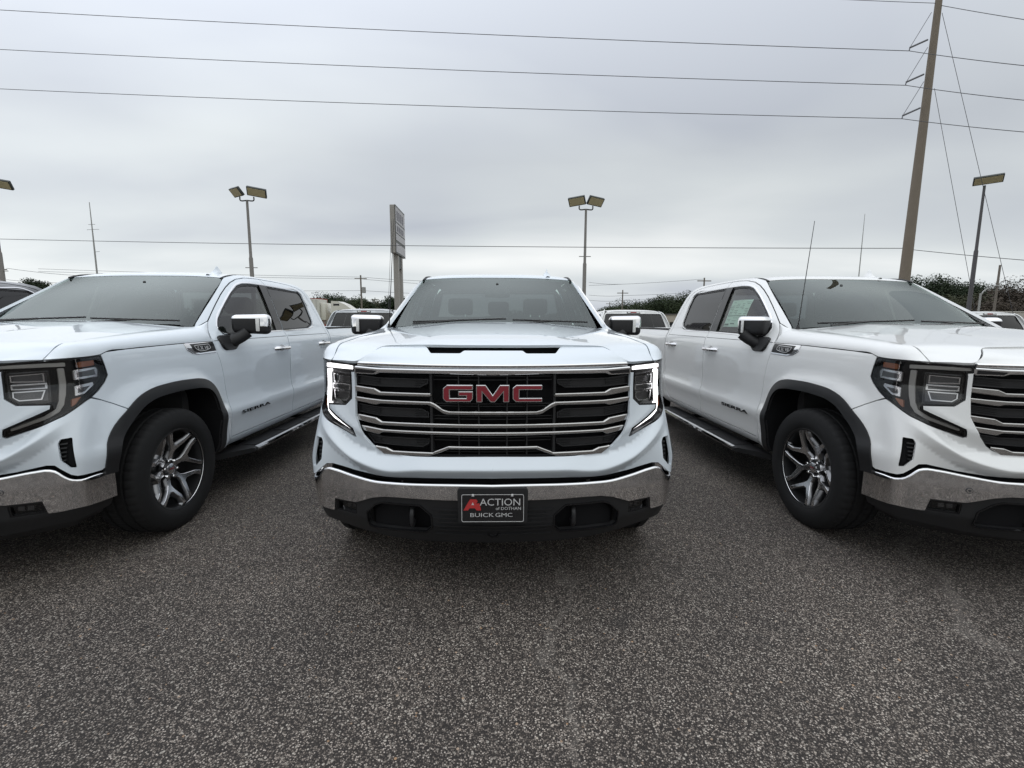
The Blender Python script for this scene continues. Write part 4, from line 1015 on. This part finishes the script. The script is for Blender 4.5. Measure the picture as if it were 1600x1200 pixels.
# ------------------------------------------------------------------ ground of the sales lot
def asphalt():
    m=bpy.data.materials.new('asphalt_aggregate'); m.use_nodes=True; t=m.node_tree; b=t.nodes['Principled BSDF']; n=t.nodes.new; k=t.links.new
    c=n('ShaderNodeTexCoord')
    def vor(scale,feature='F1',rnd_=1.0):
        v=n('ShaderNodeTexVoronoi'); v.inputs['Scale'].default_value=scale; v.feature=feature; v.inputs['Randomness'].default_value=rnd_; k(c.outputs['Object'],v.inputs['Vector']); return v
    def ramp(src,els):
        r=n('ShaderNodeValToRGB'); r.color_ramp.interpolation='LINEAR'; e=r.color_ramp.elements
        e[0].position,e[0].color=els[0][0],(*els[0][1],1); e[1].position,e[1].color=els[-1][0],(*els[-1][1],1)
        for p_,col in els[1:-1]: q=e.new(p_); q.color=(*col,1)
        k(src,r.inputs[0]); return r.outputs[0]
    def mixc(f,a,bb):
        x=n('ShaderNodeMix'); x.data_type='RGBA'; k(f,x.inputs[0]) if not isinstance(f,float) else setattr(x.inputs[0],'default_value',f)
        for i,q in ((6,a),(7,bb)):
            if isinstance(q,tuple): x.inputs[i].default_value=(*q,1)
            else: k(q,x.inputs[i])
        return x.outputs[2]
    def sepr(col,i):
        s_=n('ShaderNodeSeparateColor'); k(col,s_.inputs[0]); return s_.outputs[i]
    v1=vor(175.0); v2=vor(72.0); v3=vor(40.0)
    s1=ramp(sepr(v1.outputs['Color'],0),[(0,(.032,.0275,.0245)),(.30,(.057,.049,.043)),(.54,(.128,.109,.094)),(.76,(.235,.204,.178)),(.92,(.38,.336,.296)),(1,(.54,.49,.44))])
    e1=ramp(v1.outputs['Distance'],[(.34,(1,1,1)),(.68,(0,0,0))])
    base=mixc(e1,(.024,.0205,.0192),s1)
    # larger pebbles, a few of them, light / rusty / tan
    s2=ramp(sepr(v2.outputs['Color'],1),[(0,(.16,.145,.13)),(.4,(.26,.24,.21)),(.8,(.40,.37,.33)),(.93,(.46,.43,.38)),(1,(.26,.16,.09))])
    k2=ramp(sepr(v2.outputs['Color'],0),[(.70,(0,0,0)),(.72,(1,1,1))]); e2=ramp(v2.outputs['Distance'],[(.26,(1,1,1)),(.36,(0,0,0))])
    mm=n('ShaderNodeMath'); mm.operation='MULTIPLY'; k(k2,mm.inputs[0]); k(e2,mm.inputs[1])
    base=mixc(mm.outputs[0],base,s2)
    k3=ramp(sepr(v3.outputs['Color'],0),[(.88,(0,0,0)),(.89,(1,1,1))]); e3=ramp(v3.outputs['Distance'],[(.17,(1,1,1)),(.23,(0,0,0))])
    m3=n('ShaderNodeMath'); m3.operation='MULTIPLY'; k(k3,m3.inputs[0]); k(e3,m3.inputs[1])
    s3=ramp(sepr(v3.outputs['Color'],2),[(0,(.30,.28,.25)),(.85,(.50,.47,.43)),(1,(.34,.22,.13))])
    base=mixc(m3.outputs[0],base,s3)
    # broad wear: stains and worn wheel tracks
    no=n('ShaderNodeTexNoise'); no.inputs['Scale'].default_value=.9; no.inputs['Detail'].default_value=5; no.inputs['Roughness'].default_value=.6; k(c.outputs['Object'],no.inputs['Vector'])
    w_=ramp(no.outputs[0],[(.32,(.78,.77,.77)),(.66,(1.18,1.15,1.12))])
    mul=n('ShaderNodeMix'); mul.data_type='RGBA'; mul.blend_type='MULTIPLY'; mul.inputs[0].default_value=1.0; k(base,mul.inputs[6]); k(w_,mul.inputs[7]); k(mul.outputs[2],b.inputs['Base Color'])
    vc=n('ShaderNodeTexVoronoi'); vc.feature='DISTANCE_TO_EDGE'; vc.inputs['Scale'].default_value=.28
    nw=n('ShaderNodeTexNoise'); nw.inputs['Scale'].default_value=1.6; nw.inputs['Detail'].default_value=6; k(c.outputs['Object'],nw.inputs['Vector'])
    va=n('ShaderNodeVectorMath'); va.operation='MULTIPLY_ADD'; k(nw.outputs['Color'],va.inputs[0]); va.inputs[1].default_value=(.9,.9,0); k(c.outputs['Object'],va.inputs[2]); k(va.outputs[0],vc.inputs['Vector'])
    ck=ramp(vc.outputs['Distance'],[(.0,(1.0,1.0,1.0)),(.006,(0,0,0))]); mk_=n('ShaderNodeMath'); mk_.operation='MULTIPLY'; k(ck,mk_.inputs[0]); mk_.inputs[1].default_value=.22
    crk=mixc(mk_.outputs[0],mul.outputs[2],(.26,.235,.21))
    no2=n('ShaderNodeTexNoise'); no2.inputs['Scale'].default_value=2.3; no2.inputs['Detail'].default_value=3; k(c.outputs['Object'],no2.inputs['Vector'])
    oil=ramp(no2.outputs[0],[(.66,(0,0,0)),(.74,(.5,.5,.5))]); fin=mixc(oil,crk,(.03,.028,.027)); k(fin,b.inputs['Base Color'])
    b.inputs['Roughness'].default_value=.78; b.inputs['Specular IOR Level'].default_value=.35
    bp=n('ShaderNodeBump'); bp.inputs['Strength'].default_value=.55; bp.inputs['Distance'].default_value=.004
    hh=n('ShaderNodeMath'); hh.operation='ADD'; k(e1,hh.inputs[0]); k(mm.outputs[0],hh.inputs[1]); k(hh.outputs[0],bp.inputs['Height']); k(bp.outputs[0],b.inputs['Normal'])
    return m
ASPH=asphalt()
def gz(y): return -.16*sm((y-5.9)/4.5)
ys=[-80,-40,-10,0,2,4,5.5]+[5.9+4.5*i/10 for i in range(11)]+[14,20,30,45]; 
V=[(x,y,gz(y)) for y in ys for x in (-120,-40,0,40,120)]; nx=5
F=[[i*nx+j,i*nx+j+1,(i+1)*nx+j+1,(i+1)*nx+j] for i in range(len(ys)-1) for j in range(nx-1)]
tag(mk('parking_lot',V,F,ASPH,smooth=True,sharp=180),kind='structure')
GRASS=vary(pr('dry_grass',(.075,.085,.035),.9),.8,.35)
tag(mk('ground',[(-1500,44.9,-.17),(1500,44.9,-.17),(1500,2500,-.17),(-1500,2500,-.17)],[[0,1,2,3]],GRASS),kind='structure')
tag(mk('ground',[(-1500,-900,-.02),(1500,-900,-.02),(1500,-79.5,-.02),(-1500,-79.5,-.02)],[[0,1,2,3]],GRASS),kind='structure')
for s in (-1,1): tag(mk('ground',[(s*119,-900,-.18),(s*1500,-900,-.18),(s*1500,46,-.18),(s*119,46,-.18)],[[0,1,2,3] if s>0 else [3,2,1,0]],GRASS),kind='structure')
# ------------------------------------------------------------------ trucks of the front row
truck=build_truck()
tag(truck,'white pickup truck in the middle, seen head-on, daytime running lights lit','pickup truck','white pickup trucks parked in the front row')
ROW='white pickup trucks parked in the front row'
def gather(o):
    r=[o]
    for ch in o.children: r+=gather(ch)
    return r
def named(o,nm): return [q for q in gather(o) if q.name.split('.')[0]==nm]
Lt=copy_tree(truck); Lt.location=(-3.1551,-.0269,0); Lt.rotation_euler=(0,0,-.0049)
tag(Lt,'bluish white pickup truck cut by the left edge, unlit headlight, mirror folded out','pickup truck',ROW)
Rt=copy_tree(truck,None,{'pearl_paint':WHITE}); Rt.location=(3.1563,-.0451,0); Rt.rotation_euler=(0,0,.0029)
tag(Rt,'plain white pickup truck at the right edge with price sheet in its side window','pickup truck',ROW)
# the middle truck's running lights are on; it has no parking sensors
for nm in ('drl_bar','drl_strip'):
    for q in named(truck,nm): q.material_slots[0].link='OBJECT'; q.material_slots[0].material=DRLON
for q in named(truck,'parking_sensor'): bpy.data.objects.remove(q)
# right truck: side mirrors folded back, price sheet in the window
for q in named(Rt,'mirror'):
    s=1 if q.children[0].data.vertices[0].co.x>0 else -1
    a=math.radians(60)*s; q.rotation_euler=(0,0,a); ix,iy=.962*s,1.79
    q.location=(1.0*s-(ix*math.cos(a)-iy*math.sin(a)),1.665-(ix*math.sin(a)+iy*math.cos(a)),0)
dr=[d for d in named(Rt,'door') if min(v.co.y for v in d.data.vertices)<2 and d.data.vertices[0].co.x<0][0]
def Sst(y,z):
    p=Vector(B(Uy(y,z),z)); q=p-snorm(B,Uy(y,z),z)*.022; return (-q.x,q.y,q.z)
def flipx(g): return g[0],[f[::-1] for f in g[1]],[-n for n in g[2]]
st=[(2.565,1.372),(2.20,1.372),(2.205,1.63),(2.575,1.63)]
sheet=part('window_sticker',flipx(panel(st,Sst,.05,flange=0)),PAPER,dr)
rs=random.Random(3)
def ln(y0,y1,z,h): part('sticker_print',flipx(panel([(y0,z),(y1,z),(y1,z+h),(y0,z+h)],lambda a,b_:(lambda p:(p[0]-.0015,p[1],p[2]))(Sst(a,b_)),.06,flange=0)),INK,sheet)
ln(2.22,2.555,1.475,.006); ln(2.47,2.555,1.385,.018); ln(2.37,2.45,1.398,.010)
for r in range(8):
    z=1.495+r*.0155
    for c0_ in (2.22,2.31,2.40,2.49):
        if rs.random()<.8: ln(c0_,c0_+.03+rs.random()*.045,z,.0035)
for r in range(4):
    for c0_ in (2.25,2.36,2.47):
        if rs.random()<.7: ln(c0_,c0_+.03+rs.random()*.06,1.415+r*.014,.003)
# ------------------------------------------------------------------ more trucks of the lot
Gt=copy_tree(truck,None,{'pearl_paint':GREYP,'light_guide_lit':DRLOFF},skip=('plate_text',)); Gt.location=(-6.32,.05,0)
for nm in ('drl_bar','drl_strip'):
    for q in named(Gt,nm): q.material_slots[0].material=DRLOFF
tag(Gt,'dark grey pickup truck behind the left truck, only its cab roof showing','pickup truck')
for x,mp,lab in ((-3.40,SILVP,'silver pickup truck facing away, dark rear window beside the middle truck\'s left mirror'),(3.36,WHITE,'white pickup truck facing away behind the middle truck\'s right mirror'),(12.55,WHITE,'small far white pickup cab beside the pale wall at the right')):
    q=copy_tree(truck,None,{'pearl_paint':mp},skip=('cabin','number_plate','whip_antenna'))
    for nm in ('drl_bar','drl_strip'):
        for d in named(q,nm): d.material_slots[0].material=DRLOFF
    q.location=(x,13.55,-.16); q.rotation_euler=(0,0,math.pi)
    tag(q,lab,'pickup truck','pickup trucks backed up behind the front row')
# ------------------------------------------------------------------ poles, lamps, wires
POLE=vary(pr('pole_grey_paint',(.20,.19,.175),.6,.2),4,.12); POLED=vary(pr('pole_dark',(.075,.072,.075),.6,.2),4,.12)
CONC=vary(pr('concrete_pole',(.185,.155,.12),.85),3,.12,0,.2); WOOD=vary(pr('weathered_wood',(.16,.14,.12),.85),6,.2,0,.3)
LENSY=vary(pr('lamp_glass_yellowed',(.50,.44,.26),.35,0,.5,.3),3,.12); LFRAME=pr('lamp_frame_dark',(.045,.05,.045),.5,.3)
WIREM=pr('wire',(.06,.06,.065),.6)
def lightpole(x,y,h,heads,lab,dark=False,armz=None):
    o=empty('light_pole',(x,y,gz(y)))
    mt=POLED if dark else POLE
    part('pole',tube([(0,0,0),(0,0,h*.62),(0,0,h*.63),(0,0,h)],[.115,.10,.075,.06],12),mt,o)
    part('base_plinth',xf(lathe_x([(0,.30),(.75,.30),(.78,.27)],16,False,True),Matrix.Rotation(-math.pi/2,4,'Y')),CONC,o)
    if armz: part('cross_arm',tube([(-.32,0,armz),(.32,0,armz)],.022,6),mt,o)
    two=len(heads)>1
    if two: part('bracket',tube(smooth_path([(-.36,0,h+.18),(-.36,0,h+.02),(0,0,h),(.36,0,h+.02),(.36,0,h+.18)],16),.035,8),LFRAME,o)
    else: part('bracket',tube([(0,0,h-.1),(0,0,h+.12)],.06,8),LFRAME,o)
    for dx,w_,yaw,tilt,roll in heads:
        Mx=Matrix.Translation((dx,-.05,h+.40))@Matrix.Rotation(math.radians(yaw),4,'Z')@Matrix.Rotation(math.radians(roll),4,'Y')@Matrix.Rotation(math.radians(tilt),4,'X')
        f=part('lamp_head',xf(rbox(-w_/2,w_/2,-.05,.09,-.24,.24,.02,2),Mx),LFRAME,o)
        part('lamp_lens',xf(rbox(-w_/2+.05,w_/2-.05,-.058,-.045,-.195,.195,.004,1),Mx),LENSY,f)
    return tag(o,lab,'light pole','twin floodlight poles of the lot')
lightpole(4.52,24,7.50,[(-.50,.90,-22,40,-5),(.50,.90,22,40,5)],'twin floodlight pole standing behind the middle truck\'s roof',armz=5.05)
lightpole(-13.36,24,7.80,[(-.50,.95,-38,40,2),(.55,.95,12,40,8)],'twin floodlight pole rising behind the left truck\'s cab',armz=4.35)
lightpole(-26.45,24,8.10,[(-.52,1.0,-30,40,0),(.55,1.0,10,40,8)],'floodlight pole cut off by the left edge of the picture',armz=4.1)
lightpole(26.08,24,8.80,[(.12,1.2,-38,46,-2)],'dark pole with one wide floodlight head near the right edge',dark=True)
# tall concrete transmission pole
U=empty('utility_pole',(17.12,18,gz(18)))
part('pole',tube([(0,0,0),(.08,0,7),(.20,0,15.5)],[.225,.175,.105],16),CONC,U)
INS=pr('insulator_grey',(.10,.10,.115),.35,0,.5)
tips=[]
for z in (12.35,11.07,9.80):
    a=Vector((-.10,0,z+.42)); b_=Vector((-.78,0,z+.12)); tips.append((17.12-.80,18,gz(18)+z))
    part('insulator',tube([a,a.lerp(b_,.5),b_],.035,8),INS,U)
    part('insulator_clamp',tube([b_,(-.80,0,z)],.02,6),INS,U)
    part('suspension_link',tube([(-.06,0,z+1.42),b_],.012,5),INS,U)
tag(U,'tall tapered concrete utility pole leaning over the right truck','utility pole')
def wire(p,q,sag,lab,r=.014,n=24):
    P=[]
    for i in range(n+1):
        t=i/n; P.append((p[0]+(q[0]-p[0])*t,p[1]+(q[1]-p[1])*t,p[2]+(q[2]-p[2])*t-4*sag*t*(1-t)))
    o=mk('overhead_wire',*tube(P,r,5)[:2],WIREM); tag(o,lab,'wire','overhead wires'); return o
def at(px,py,Y):
    d=_f+_r2*((px-800)/739.1)-_u2*((py-600)/739.1); k=(Y-CAMP.y)/d.y; return CAMP+d*k
LL=('topmost','second','third')
for i,tp in enumerate(tips):
    e=at(-60,(12,74,136)[i],23.0)
    wire(tp,(e.x,e.y,e.z),.12,f'{LL[i]} of the three long power lines running left from the concrete pole',.013)
    e=at(1700,(112,166,214)[i],13.0)
    wire(tp,(e.x,e.y,e.z),.05,f'{LL[i]} short power line running right from the concrete pole',.012)
p=at(-60,372,30); q=at(1420,388,20); wire(p,q,.15,'single low wire crossing behind the light poles',.016)
p=at(1424,390,18.3); q=at(1700,414,13); wire(p,q,.03,'low wire running right from the concrete pole near the tree tops',.012)
p=at(1468,8,18); q=at(1700,45,13); wire(p,q,.03,'top wire leaving the concrete pole to the right edge',.011)
p=at(1150,-10,23); q=at(1462,5,18); wire(p,q,.03,'topmost faint wire reaching the concrete pole from the left',.011)
p=at(1472,20,18); q=at(1590,520,17); wire(p,q,0,'thin guy wire from the pole top down to the right',.009)
p=at(1460,138,18); q=at(1530,520,17.4); wire(p,q,0,'thin guy wire from the pole middle down to the right',.009)
# far distribution line
def smallpole(px,top,Y,arms,lab,w_=.13,transf=False):
    b0=at(px,500,Y); t0=at(px,top,Y); o=empty('distribution_pole',(b0.x,Y,-.17)); h=t0.z+.17
    part('pole',tube([(0,0,0),(0,0,h)],[w_,w_*.75],8),WOOD,o)
    for z in arms: part('cross_arm',box(-.9,.9,-.05,.05,h-z-.06,h-z+.06),WOOD,o,smooth=False)
    if transf: part('transformer',xf(lathe_x([(0,.05),(0,.28),(.85,.28),(.88,.1)],12,True,True),Matrix.Translation((.42,0,h-2.6))@Matrix.Rotation(-math.pi/2,4,'Y')),STEEL,o)
    return tag(o,lab,'utility pole','far wooden utility poles')
smallpole(566,430,70,[.5],'far wooden pole with transformer beside the sign','.13' and .15,True)
smallpole(587,465,110,[.4],'tiny far wooden pole between semi truck and sign')
smallpole(971.5,453,75,[.5,3.2],'far wooden pole behind the middle truck\'s right mirror')
smallpole(952,472,110,[.4],'tiny far wooden pole left of the mirror trees')
smallpole(1097,434,60,[.4],'pole tip peeking over the right truck\'s roof rear')
smallpole(1551,414,45,[],'far dark pole with pegs near the right edge',.12)
smallpole(10,416,60,[.4],'small wooden pole beside the left light pole')
for a in ((100,(566,432),(700,452),(-250,428)),(0,(566,434),(720,440),(300,428))):
    pass
wd=[((60,420),(566,433),70),((60,424),(566,436),70),((566,433),(700,440),70),((566,436),(720,446),70),((300,452),(566,454),70),((566,454),(760,462),70),((920,441),(971,444),75),((920,446),(1100,436),72),((920,461),(971,462),75),((971,462),(1160,452),72),((920,469),(971,470),75),((971,470),(1150,458),72),((540,466),(587,468),110),((587,468),(700,474),110),((10,419),(130,431),60),((10,437),(110,442),60)]
WL=['upper far wire left of the transformer pole','second far wire left of the transformer pole','upper far wire from the transformer pole behind the sign','second far wire from the transformer pole behind the sign','lower far wire left of the transformer pole','lower far wire right of the transformer pole','upper far wire beside the middle truck\'s floodlight pole','far wire rising to the pole tip over the right truck','third far wire left of the crossarm pole','third far wire right of the crossarm pole','lowest far wire left of the crossarm pole','lowest far wire right of the crossarm pole','tiny wire left of the smallest pole by the sign','tiny wire right of the smallest pole by the sign','upper thin wire from the small pole at the left edge','lower thin wire from the small pole at the left edge']
for (a,b_,Y),lb in zip(wd,WL):
    p=at(*a,Y); q=at(*b_,Y); wire(p,q,.12,lb,.022,10)
# lattice radio mast at the left and thin mast at the right
def mast(px,top,bot,Y,r,lab,ants):
    b0=at(px,bot,Y); t0=at(px,top,Y); o=empty('radio_mast',(b0.x,Y,-.17)); h=t0.z+.17; H=(b0.z+.17)
    part('mast_tube',tube([(0,0,0),(0,0,h*.62),(0,0,h)],[r,r*.8,r*.35],6),STEEL,o)
    for z,l,th in ants: part('antenna_arm',tube([(-l*th*.6,0,h*z),(l*.6,0,h*z+.05*l)],.03,5),STEEL,o)
    return tag(o,lab,'radio mast')
mast(152,316,430,70,.13,'guyed radio mast with small antennas above the left truck',[(.83,.8,1),(.79,1.6,.8),(.62,1.2,0)])
mast(1342,334,430,120,.14,'very thin far mast above the right truck\'s windshield',[])
# ------------------------------------------------------------------ roadside sign
SIGNC=vary(pr('sign_cabinet',(.29,.275,.25),.6,.1),3,.1); SIGNF=vary(pr('sign_face',(.30,.295,.31),.4),2,.06); SIGNT=pr('sign_lettering',(.09,.085,.11),.5)
SG_=empty('pole_sign',(-6.70,29.4,-.16))
part('cabinet',rbox(-.13,.19,-1.42,1.42,5.72,8.60,.03,1),SIGNC,SG_)
part('cabinet_trim',box(.185,.20,-1.43,1.43,5.70,8.62),LFRAME,SG_,smooth=False)
for z0,z1 in ((7.62,8.52),(6.98,7.56),(6.52,6.92),(5.80,6.36)):
    f=part('sign_panel',rbox(.19,.215,-1.36,1.36,z0,z1,.008,1),SIGNF,SG_)
    if z1-z0>.5 and z0>6.9:
        for k in range(4): part('sign_letter',box(.214,.222,-1.05+k*.52,-.72+k*.52,z0+.16*(z1-z0),z1-.25*(z1-z0)),SIGNT,f,smooth=False)
for y in (-.55,.55): part('sign_post',box(-.15,.15,y-.17,y+.17,0,5.74),SIGNC,SG_,smooth=False)
part('post_cover',box(-.12,.12,-.40,.40,4.9,5.72),LFRAME,SG_,smooth=False)
tag(SG_,'tall pole sign seen edge-on with grey panels, left of the middle truck','sign')
wire(at(612,345,27.8),at(606,500,27.6),.0,'thin cable hanging beside the pole sign',.012,8)
# ------------------------------------------------------------------ semi truck, buildings, wall
TRW=vary(pr('trailer_white',(.55,.54,.49),.5),1.2,.08); TRC=vary(pr('tractor_cream',(.60,.58,.51),.4,0,.5,.5),1.5,.05)
S=empty('semi_trailer',at(499,500,55)); S.location.z=-.17
part('box_body',rbox(-14,.55,-1.3,1.3,1.1,4.0,.03,1),TRW,S)
for k in range(5): part('wall_rib',box(-1.6+k*.45,-1.57+k*.45,-1.315,-1.29,1.12,3.98),STEEL,S,smooth=False)
part('reefer_unit',rbox(.56,1.15,-1.0,1.0,1.6,3.6,.08,2),TRC,S)
for x in (-10,-11.3): part('trailer_wheel',xf(lathe_x([(-.15,.2),(-.15,.5),(.15,.5),(.15,.2)],18,True,True),Matrix.Translation((x,-1.1,.52))@Matrix.Rotation(math.pi/2,4,'Z')),RUBBER,S)
tag(S,'pale box trailer of a parked semi, behind the left truck\'s cab','trailer')
Tt=empty('semi_tractor',at(527,500,55)); Tt.location.z=-.17
prof=[(-.25,1.0),(2.9,1.0),(2.9,2.1),(2.35,2.35),(2.0,2.95),(1.3,3.45),(.5,3.78),(-.25,3.82)]
nP=len(prof); Vt=[Vector((x,-1.15,z)) for x,z in prof]+[Vector((x,1.15,z)) for x,z in prof]
part('cab_body',(Vt,[list(range(nP)),[nP+i for i in range(nP)][::-1]]+[[i,nP+i,nP+(i+1)%nP,(i+1)%nP] for i in range(nP)],None),TRC,Tt,smooth=False)
for x0,x1,z0,z1 in ((.0,.75,2.05,2.50),(1.45,2.1,2.2,2.65),(0,.7,3.28,3.5)): part('side_window',rbox(x0,x1,-1.165,-1.13,z0,z1,.01,1),GLOSSB,Tt)
part('hood_nose',rbox(2.9,4.5,-.95,.95,.9,1.9,.15,2),TRC,Tt); part('fuel_tank',xf(lathe_x([(-.5,.3),(.5,.3)],14,True,True),Matrix.Translation((1.0,-1.0,.75))),STEEL,Tt)
part('fifth_wheel_frame',box(-2.4,0,-.5,.5,.7,1.0),PRED,Tt,smooth=False)
for x in (-1.8,-.6,3.5): part('tractor_wheel',xf(lathe_x([(-.15,.2),(-.15,.5),(.15,.5),(.15,.2)],18,True,True),Matrix.Translation((x,-1.05,.52))@Matrix.Rotation(math.pi/2,4,'Z')),RUBBER,Tt)
tag(Tt,'cream semi tractor with sloping roof fairing, left of the middle truck','semi truck')
rb2=at(492,466,75); o=mk('brick_chimney_block',*box(rb2.x-2.0,rb2.x+.9,75,78,-.2,rb2.z)[:2],vary(pr('red_brick_far',(.26,.07,.05),.8),3,.2),smooth=False); tag(o,'small red brick block far behind the left truck\'s roof corner','building')
# low shop building at the right
WALLB=vary(pr('shop_wall_tan',(.42,.37,.32),.8),1.5,.1); ROOFB=pr('shop_canopy',(.11,.10,.10),.7); GLB=pr('shop_glass',(.03,.035,.04),.15)
bx0=at(1020,500,70); BD_=empty('shop_building',(bx0.x,70,-.17))
part('wall',box(0,16,0,8,0,2.4),WALLB,BD_,smooth=False); part('fascia_band',box(1.2,16.2,-.6,.0,1.55,2.6),WALLB,BD_,smooth=False); part('roof_edge',box(-.6,16.4,-.75,8.2,2.6,2.75),ROOFB,BD_,smooth=False)
for k in range(7): part('shop_window',rbox(.5+k*2.1,2.2+k*2.1,-.06,-.002,.3,1.45,.02,1),GLB,BD_); 
for k in range(6): part('canopy_post',tube([(2.35+k*2.1,-.5,0),(2.35+k*2.1,-.5,1.56)],.07,6),TRW,BD_)
tag(BD_,'low tan shop building with dark windows behind the right truck\'s bed','building')
WALLP=vary(pr('pale_block_wall',(.40,.385,.34),.85),1.0,.08)
W0_=at(1536,500,40); WB_=empty('block_wall',(W0_.x,40,-.17)); hz_=at(1570,488,40).z+.17
for k in range(14): part('wall_panel',rbox(k*2.4,k*2.4+2.37,0,.25,0,hz_,.02,1),WALLP,WB_)
part('wall_coping',rbox(-.05,33.6,-.04,.29,hz_,hz_+.09,.02,1),WALLP,WB_)
tag(WB_,'pale panelled wall at the far right below the trees','wall')
SL=empty('street_lamp',at(1527,500,45)); SL.location.z=-.17
hs=at(1530,458,45).z+.17
part('lamp_post',tube([(0,0,0),(0,0,hs)],.09,8),STEEL,SL); part('lamp_arm',tube(smooth_path([(0,0,hs-.3),(.3,0,hs+.25),(.9,0,hs+.55),(1.5,0,hs+.75)],8),.06,6),STEEL,SL); part('lamp_head',rbox(1.35,1.9,-.12,.12,hs+.66,hs+.80,.03,1),STEEL,SL)
tag(SL,'small grey street lamp with curved arm in front of right trees','street lamp')
# ------------------------------------------------------------------ trees
BARK=vary(pr('bark',(.075,.06,.05),.9),8,.3)
LEAFS=[]
for nm,col in (('leaf_dark',(.022,.033,.016)),('leaf_mid',(.034,.047,.021)),('leaf_olive',(.048,.052,.028)),('leaf_brown',(.060,.048,.037))):
    LEAFS.append(vary(pr(nm,col,.75,0,.2),1.2,.45))
def tree_mesh(seed,w_,h,nl,leaf,lo=.18,sparse=1.0):
    r=random.Random(seed); V=[];F=[]; cl=[]
    for i in range(34):
        a=r.random()*2*math.pi; rad=math.sqrt(r.random())*w_*.40; zz=lo*h+(1-lo)*h*(.12+.80*r.random()**.8)
        k=1-abs((zz/h-.5*(1+lo))/(.62))**2; rad*=max(.25,k)
        cl.append((rad*math.cos(a),rad*math.sin(a),zz,w_*(.12+.11*r.random())))
    for i in range(nl):
        c=r.choice(cl); d=Vector((r.gauss(0,1),r.gauss(0,1),r.gauss(0,1))); d.normalize(); d*=c[3]*(.25+.75*r.random()**.6)
        p=Vector(c[:3])+Vector((d.x,d.y,d.z*.75)); s=leaf*(.6+.8*r.random())
        n=(d.normalized()+Vector((r.gauss(0,.5),r.gauss(0,.5),r.gauss(0,.5)+.3))).normalized(); u_=n.orthogonal().normalized(); v_=n.cross(u_); th=r.random()*6.28
        a_=u_*math.cos(th)+v_*math.sin(th); b_=n.cross(a_); k=len(V)
        V+=[p+a_*s,p+b_*s*.6,p-a_*s,p-b_*s*.6]; F.append([k,k+1,k+2,k+3])
    return V,F,cl
def tree(px,top,Y,w_,lab,kind,seed,nl=2600,leaf=.28,gx=None):
    b0=at(px,500,Y); h=(at(px,top,Y).z+.17)*(.98+.14*random.Random(seed*3).random()); o=empty('tree',(b0.x,Y,-.17))
    V,F,cl=tree_mesh(seed,w_,h,nl,leaf)
    mk('crown',V,F,LEAFS[kind],o,smooth=False)
    limbs=[]
    tk=tube([(0,0,0),(.05,0,h*.3),(0,.05,h*.55)],[.028*h,.022*h,.012*h],8)
    for c in cl[:7]: limbs.append(tube([(0,0,h*.3),(c[0]*.5,c[1]*.5,(h*.3+c[2])/2),(c[0],c[1],c[2])],[.012*h,.008*h,.004*h],5))
    part('trunk',join(tk,*limbs),BARK,o)
    return tag(o,lab,'tree','trees on the horizon')
tl=[(488,471,95,9,'leftmost dark tree above the trailer',0),(512,461,95,10,'tallest bushy tree behind the semi tractor',0),(531,463,97,9,'round tree just right of the semi tractor\'s fairing',1),(547,466,93,9,'mid tree left of the transformer pole',1),(562,470,99,8,'low tree under the transformer pole',0),(575,473,105,9,'low round tree right of the transformer pole',2),(597,477,110,8,'small far tree left of the sign post',2),(618,465,60,4.5,'nearer dark tree hugging the sign post',0),
 (945,481,115,8,'small far tree right of the middle truck\'s cab',2),(962,479,110,9,'low tree left of the far pole behind the mirror',1),(981,474,105,11,'round tree above the right mirror',1),(1003,480,105,8,'low tree between round tree and rising grove',1),(1018,474,95,10,'first tree of the grove left of the right truck',1),(1031,468,95,11,'middle tree of the grove left of the right truck',0),(1043,463,95,11,'tallest tree of the grove beside the right truck\'s cab',1),(1062,464,95,12,'tree hidden partly by the right truck\'s rear pillar',1),
 (1440,438,75,10,'dark tree just right of the concrete pole',0),(1462,437,75,11,'second dark tree right of the concrete pole',0),(1484,443,78,12,'broad dark tree in the middle of the right grove',0),(1507,443,75,12,'dark tree behind the dark floodlight pole',0),(1527,446,80,11,'dark tree right of the dark floodlight pole',0),(1546,458,70,9,'lower tree by the pegged pole',2),(1574,450,62,9,'brownish tree near the right edge',3),(1597,442,60,12,'tall brownish tree cut by the right edge',3),(1500,462,60,10,'low front shrub of the right grove',2),(1560,470,55,8,'low brownish bush above the pale wall',3),
 (36,439,85,6,'left one of three small trees over the grey truck',0),(56,437,85,6,'middle one of three small trees over the grey truck',0),(69,444,85,4,'right one of three small trees over the grey truck',0),(100,452,90,9,'tree hidden behind the left truck\'s pillar',0)]
for i,(px,top,Y,w_,lab,kd) in enumerate(tl): tree(px,top+(5 if px>1400 else 4 if px>900 else 2),Y,w_,lab,kd,100+i,10000 if Y>70 else 9000,.135 if Y>70 else .12)

# far belt of woods along the horizon
rw_=random.Random(41); V=[];F=[]
for i in range(26000):
    x=rw_.uniform(-330,330); hmax=3.6+1.6*math.sin(x*.043)+1.1*math.sin(x*.117+1.3)+.8*math.sin(x*.31+.4)
    p_=Vector((x,rw_.uniform(178,196),-.1+hmax*rw_.random()**.75)); s_=.35+.35*rw_.random(); th=rw_.random()*6.28; n_=Vector((rw_.gauss(0,1),rw_.gauss(0,1)-1,rw_.gauss(0,1)+.5)).normalized(); u_=n_.orthogonal().normalized(); v_=n_.cross(u_); a_=u_*math.cos(th)+v_*math.sin(th); b_=n_.cross(a_); k_=len(V)
    V+=[p_+a_*s_,p_+b_*s_*.7,p_-a_*s_,p_-b_*s_*.7]; F.append([k_,k_+1,k_+2,k_+3])
tag(mk('distant_woods',V,F,LEAFS[1],smooth=False),'low dark belt of distant woods along the horizon','woods',kind='stuff')
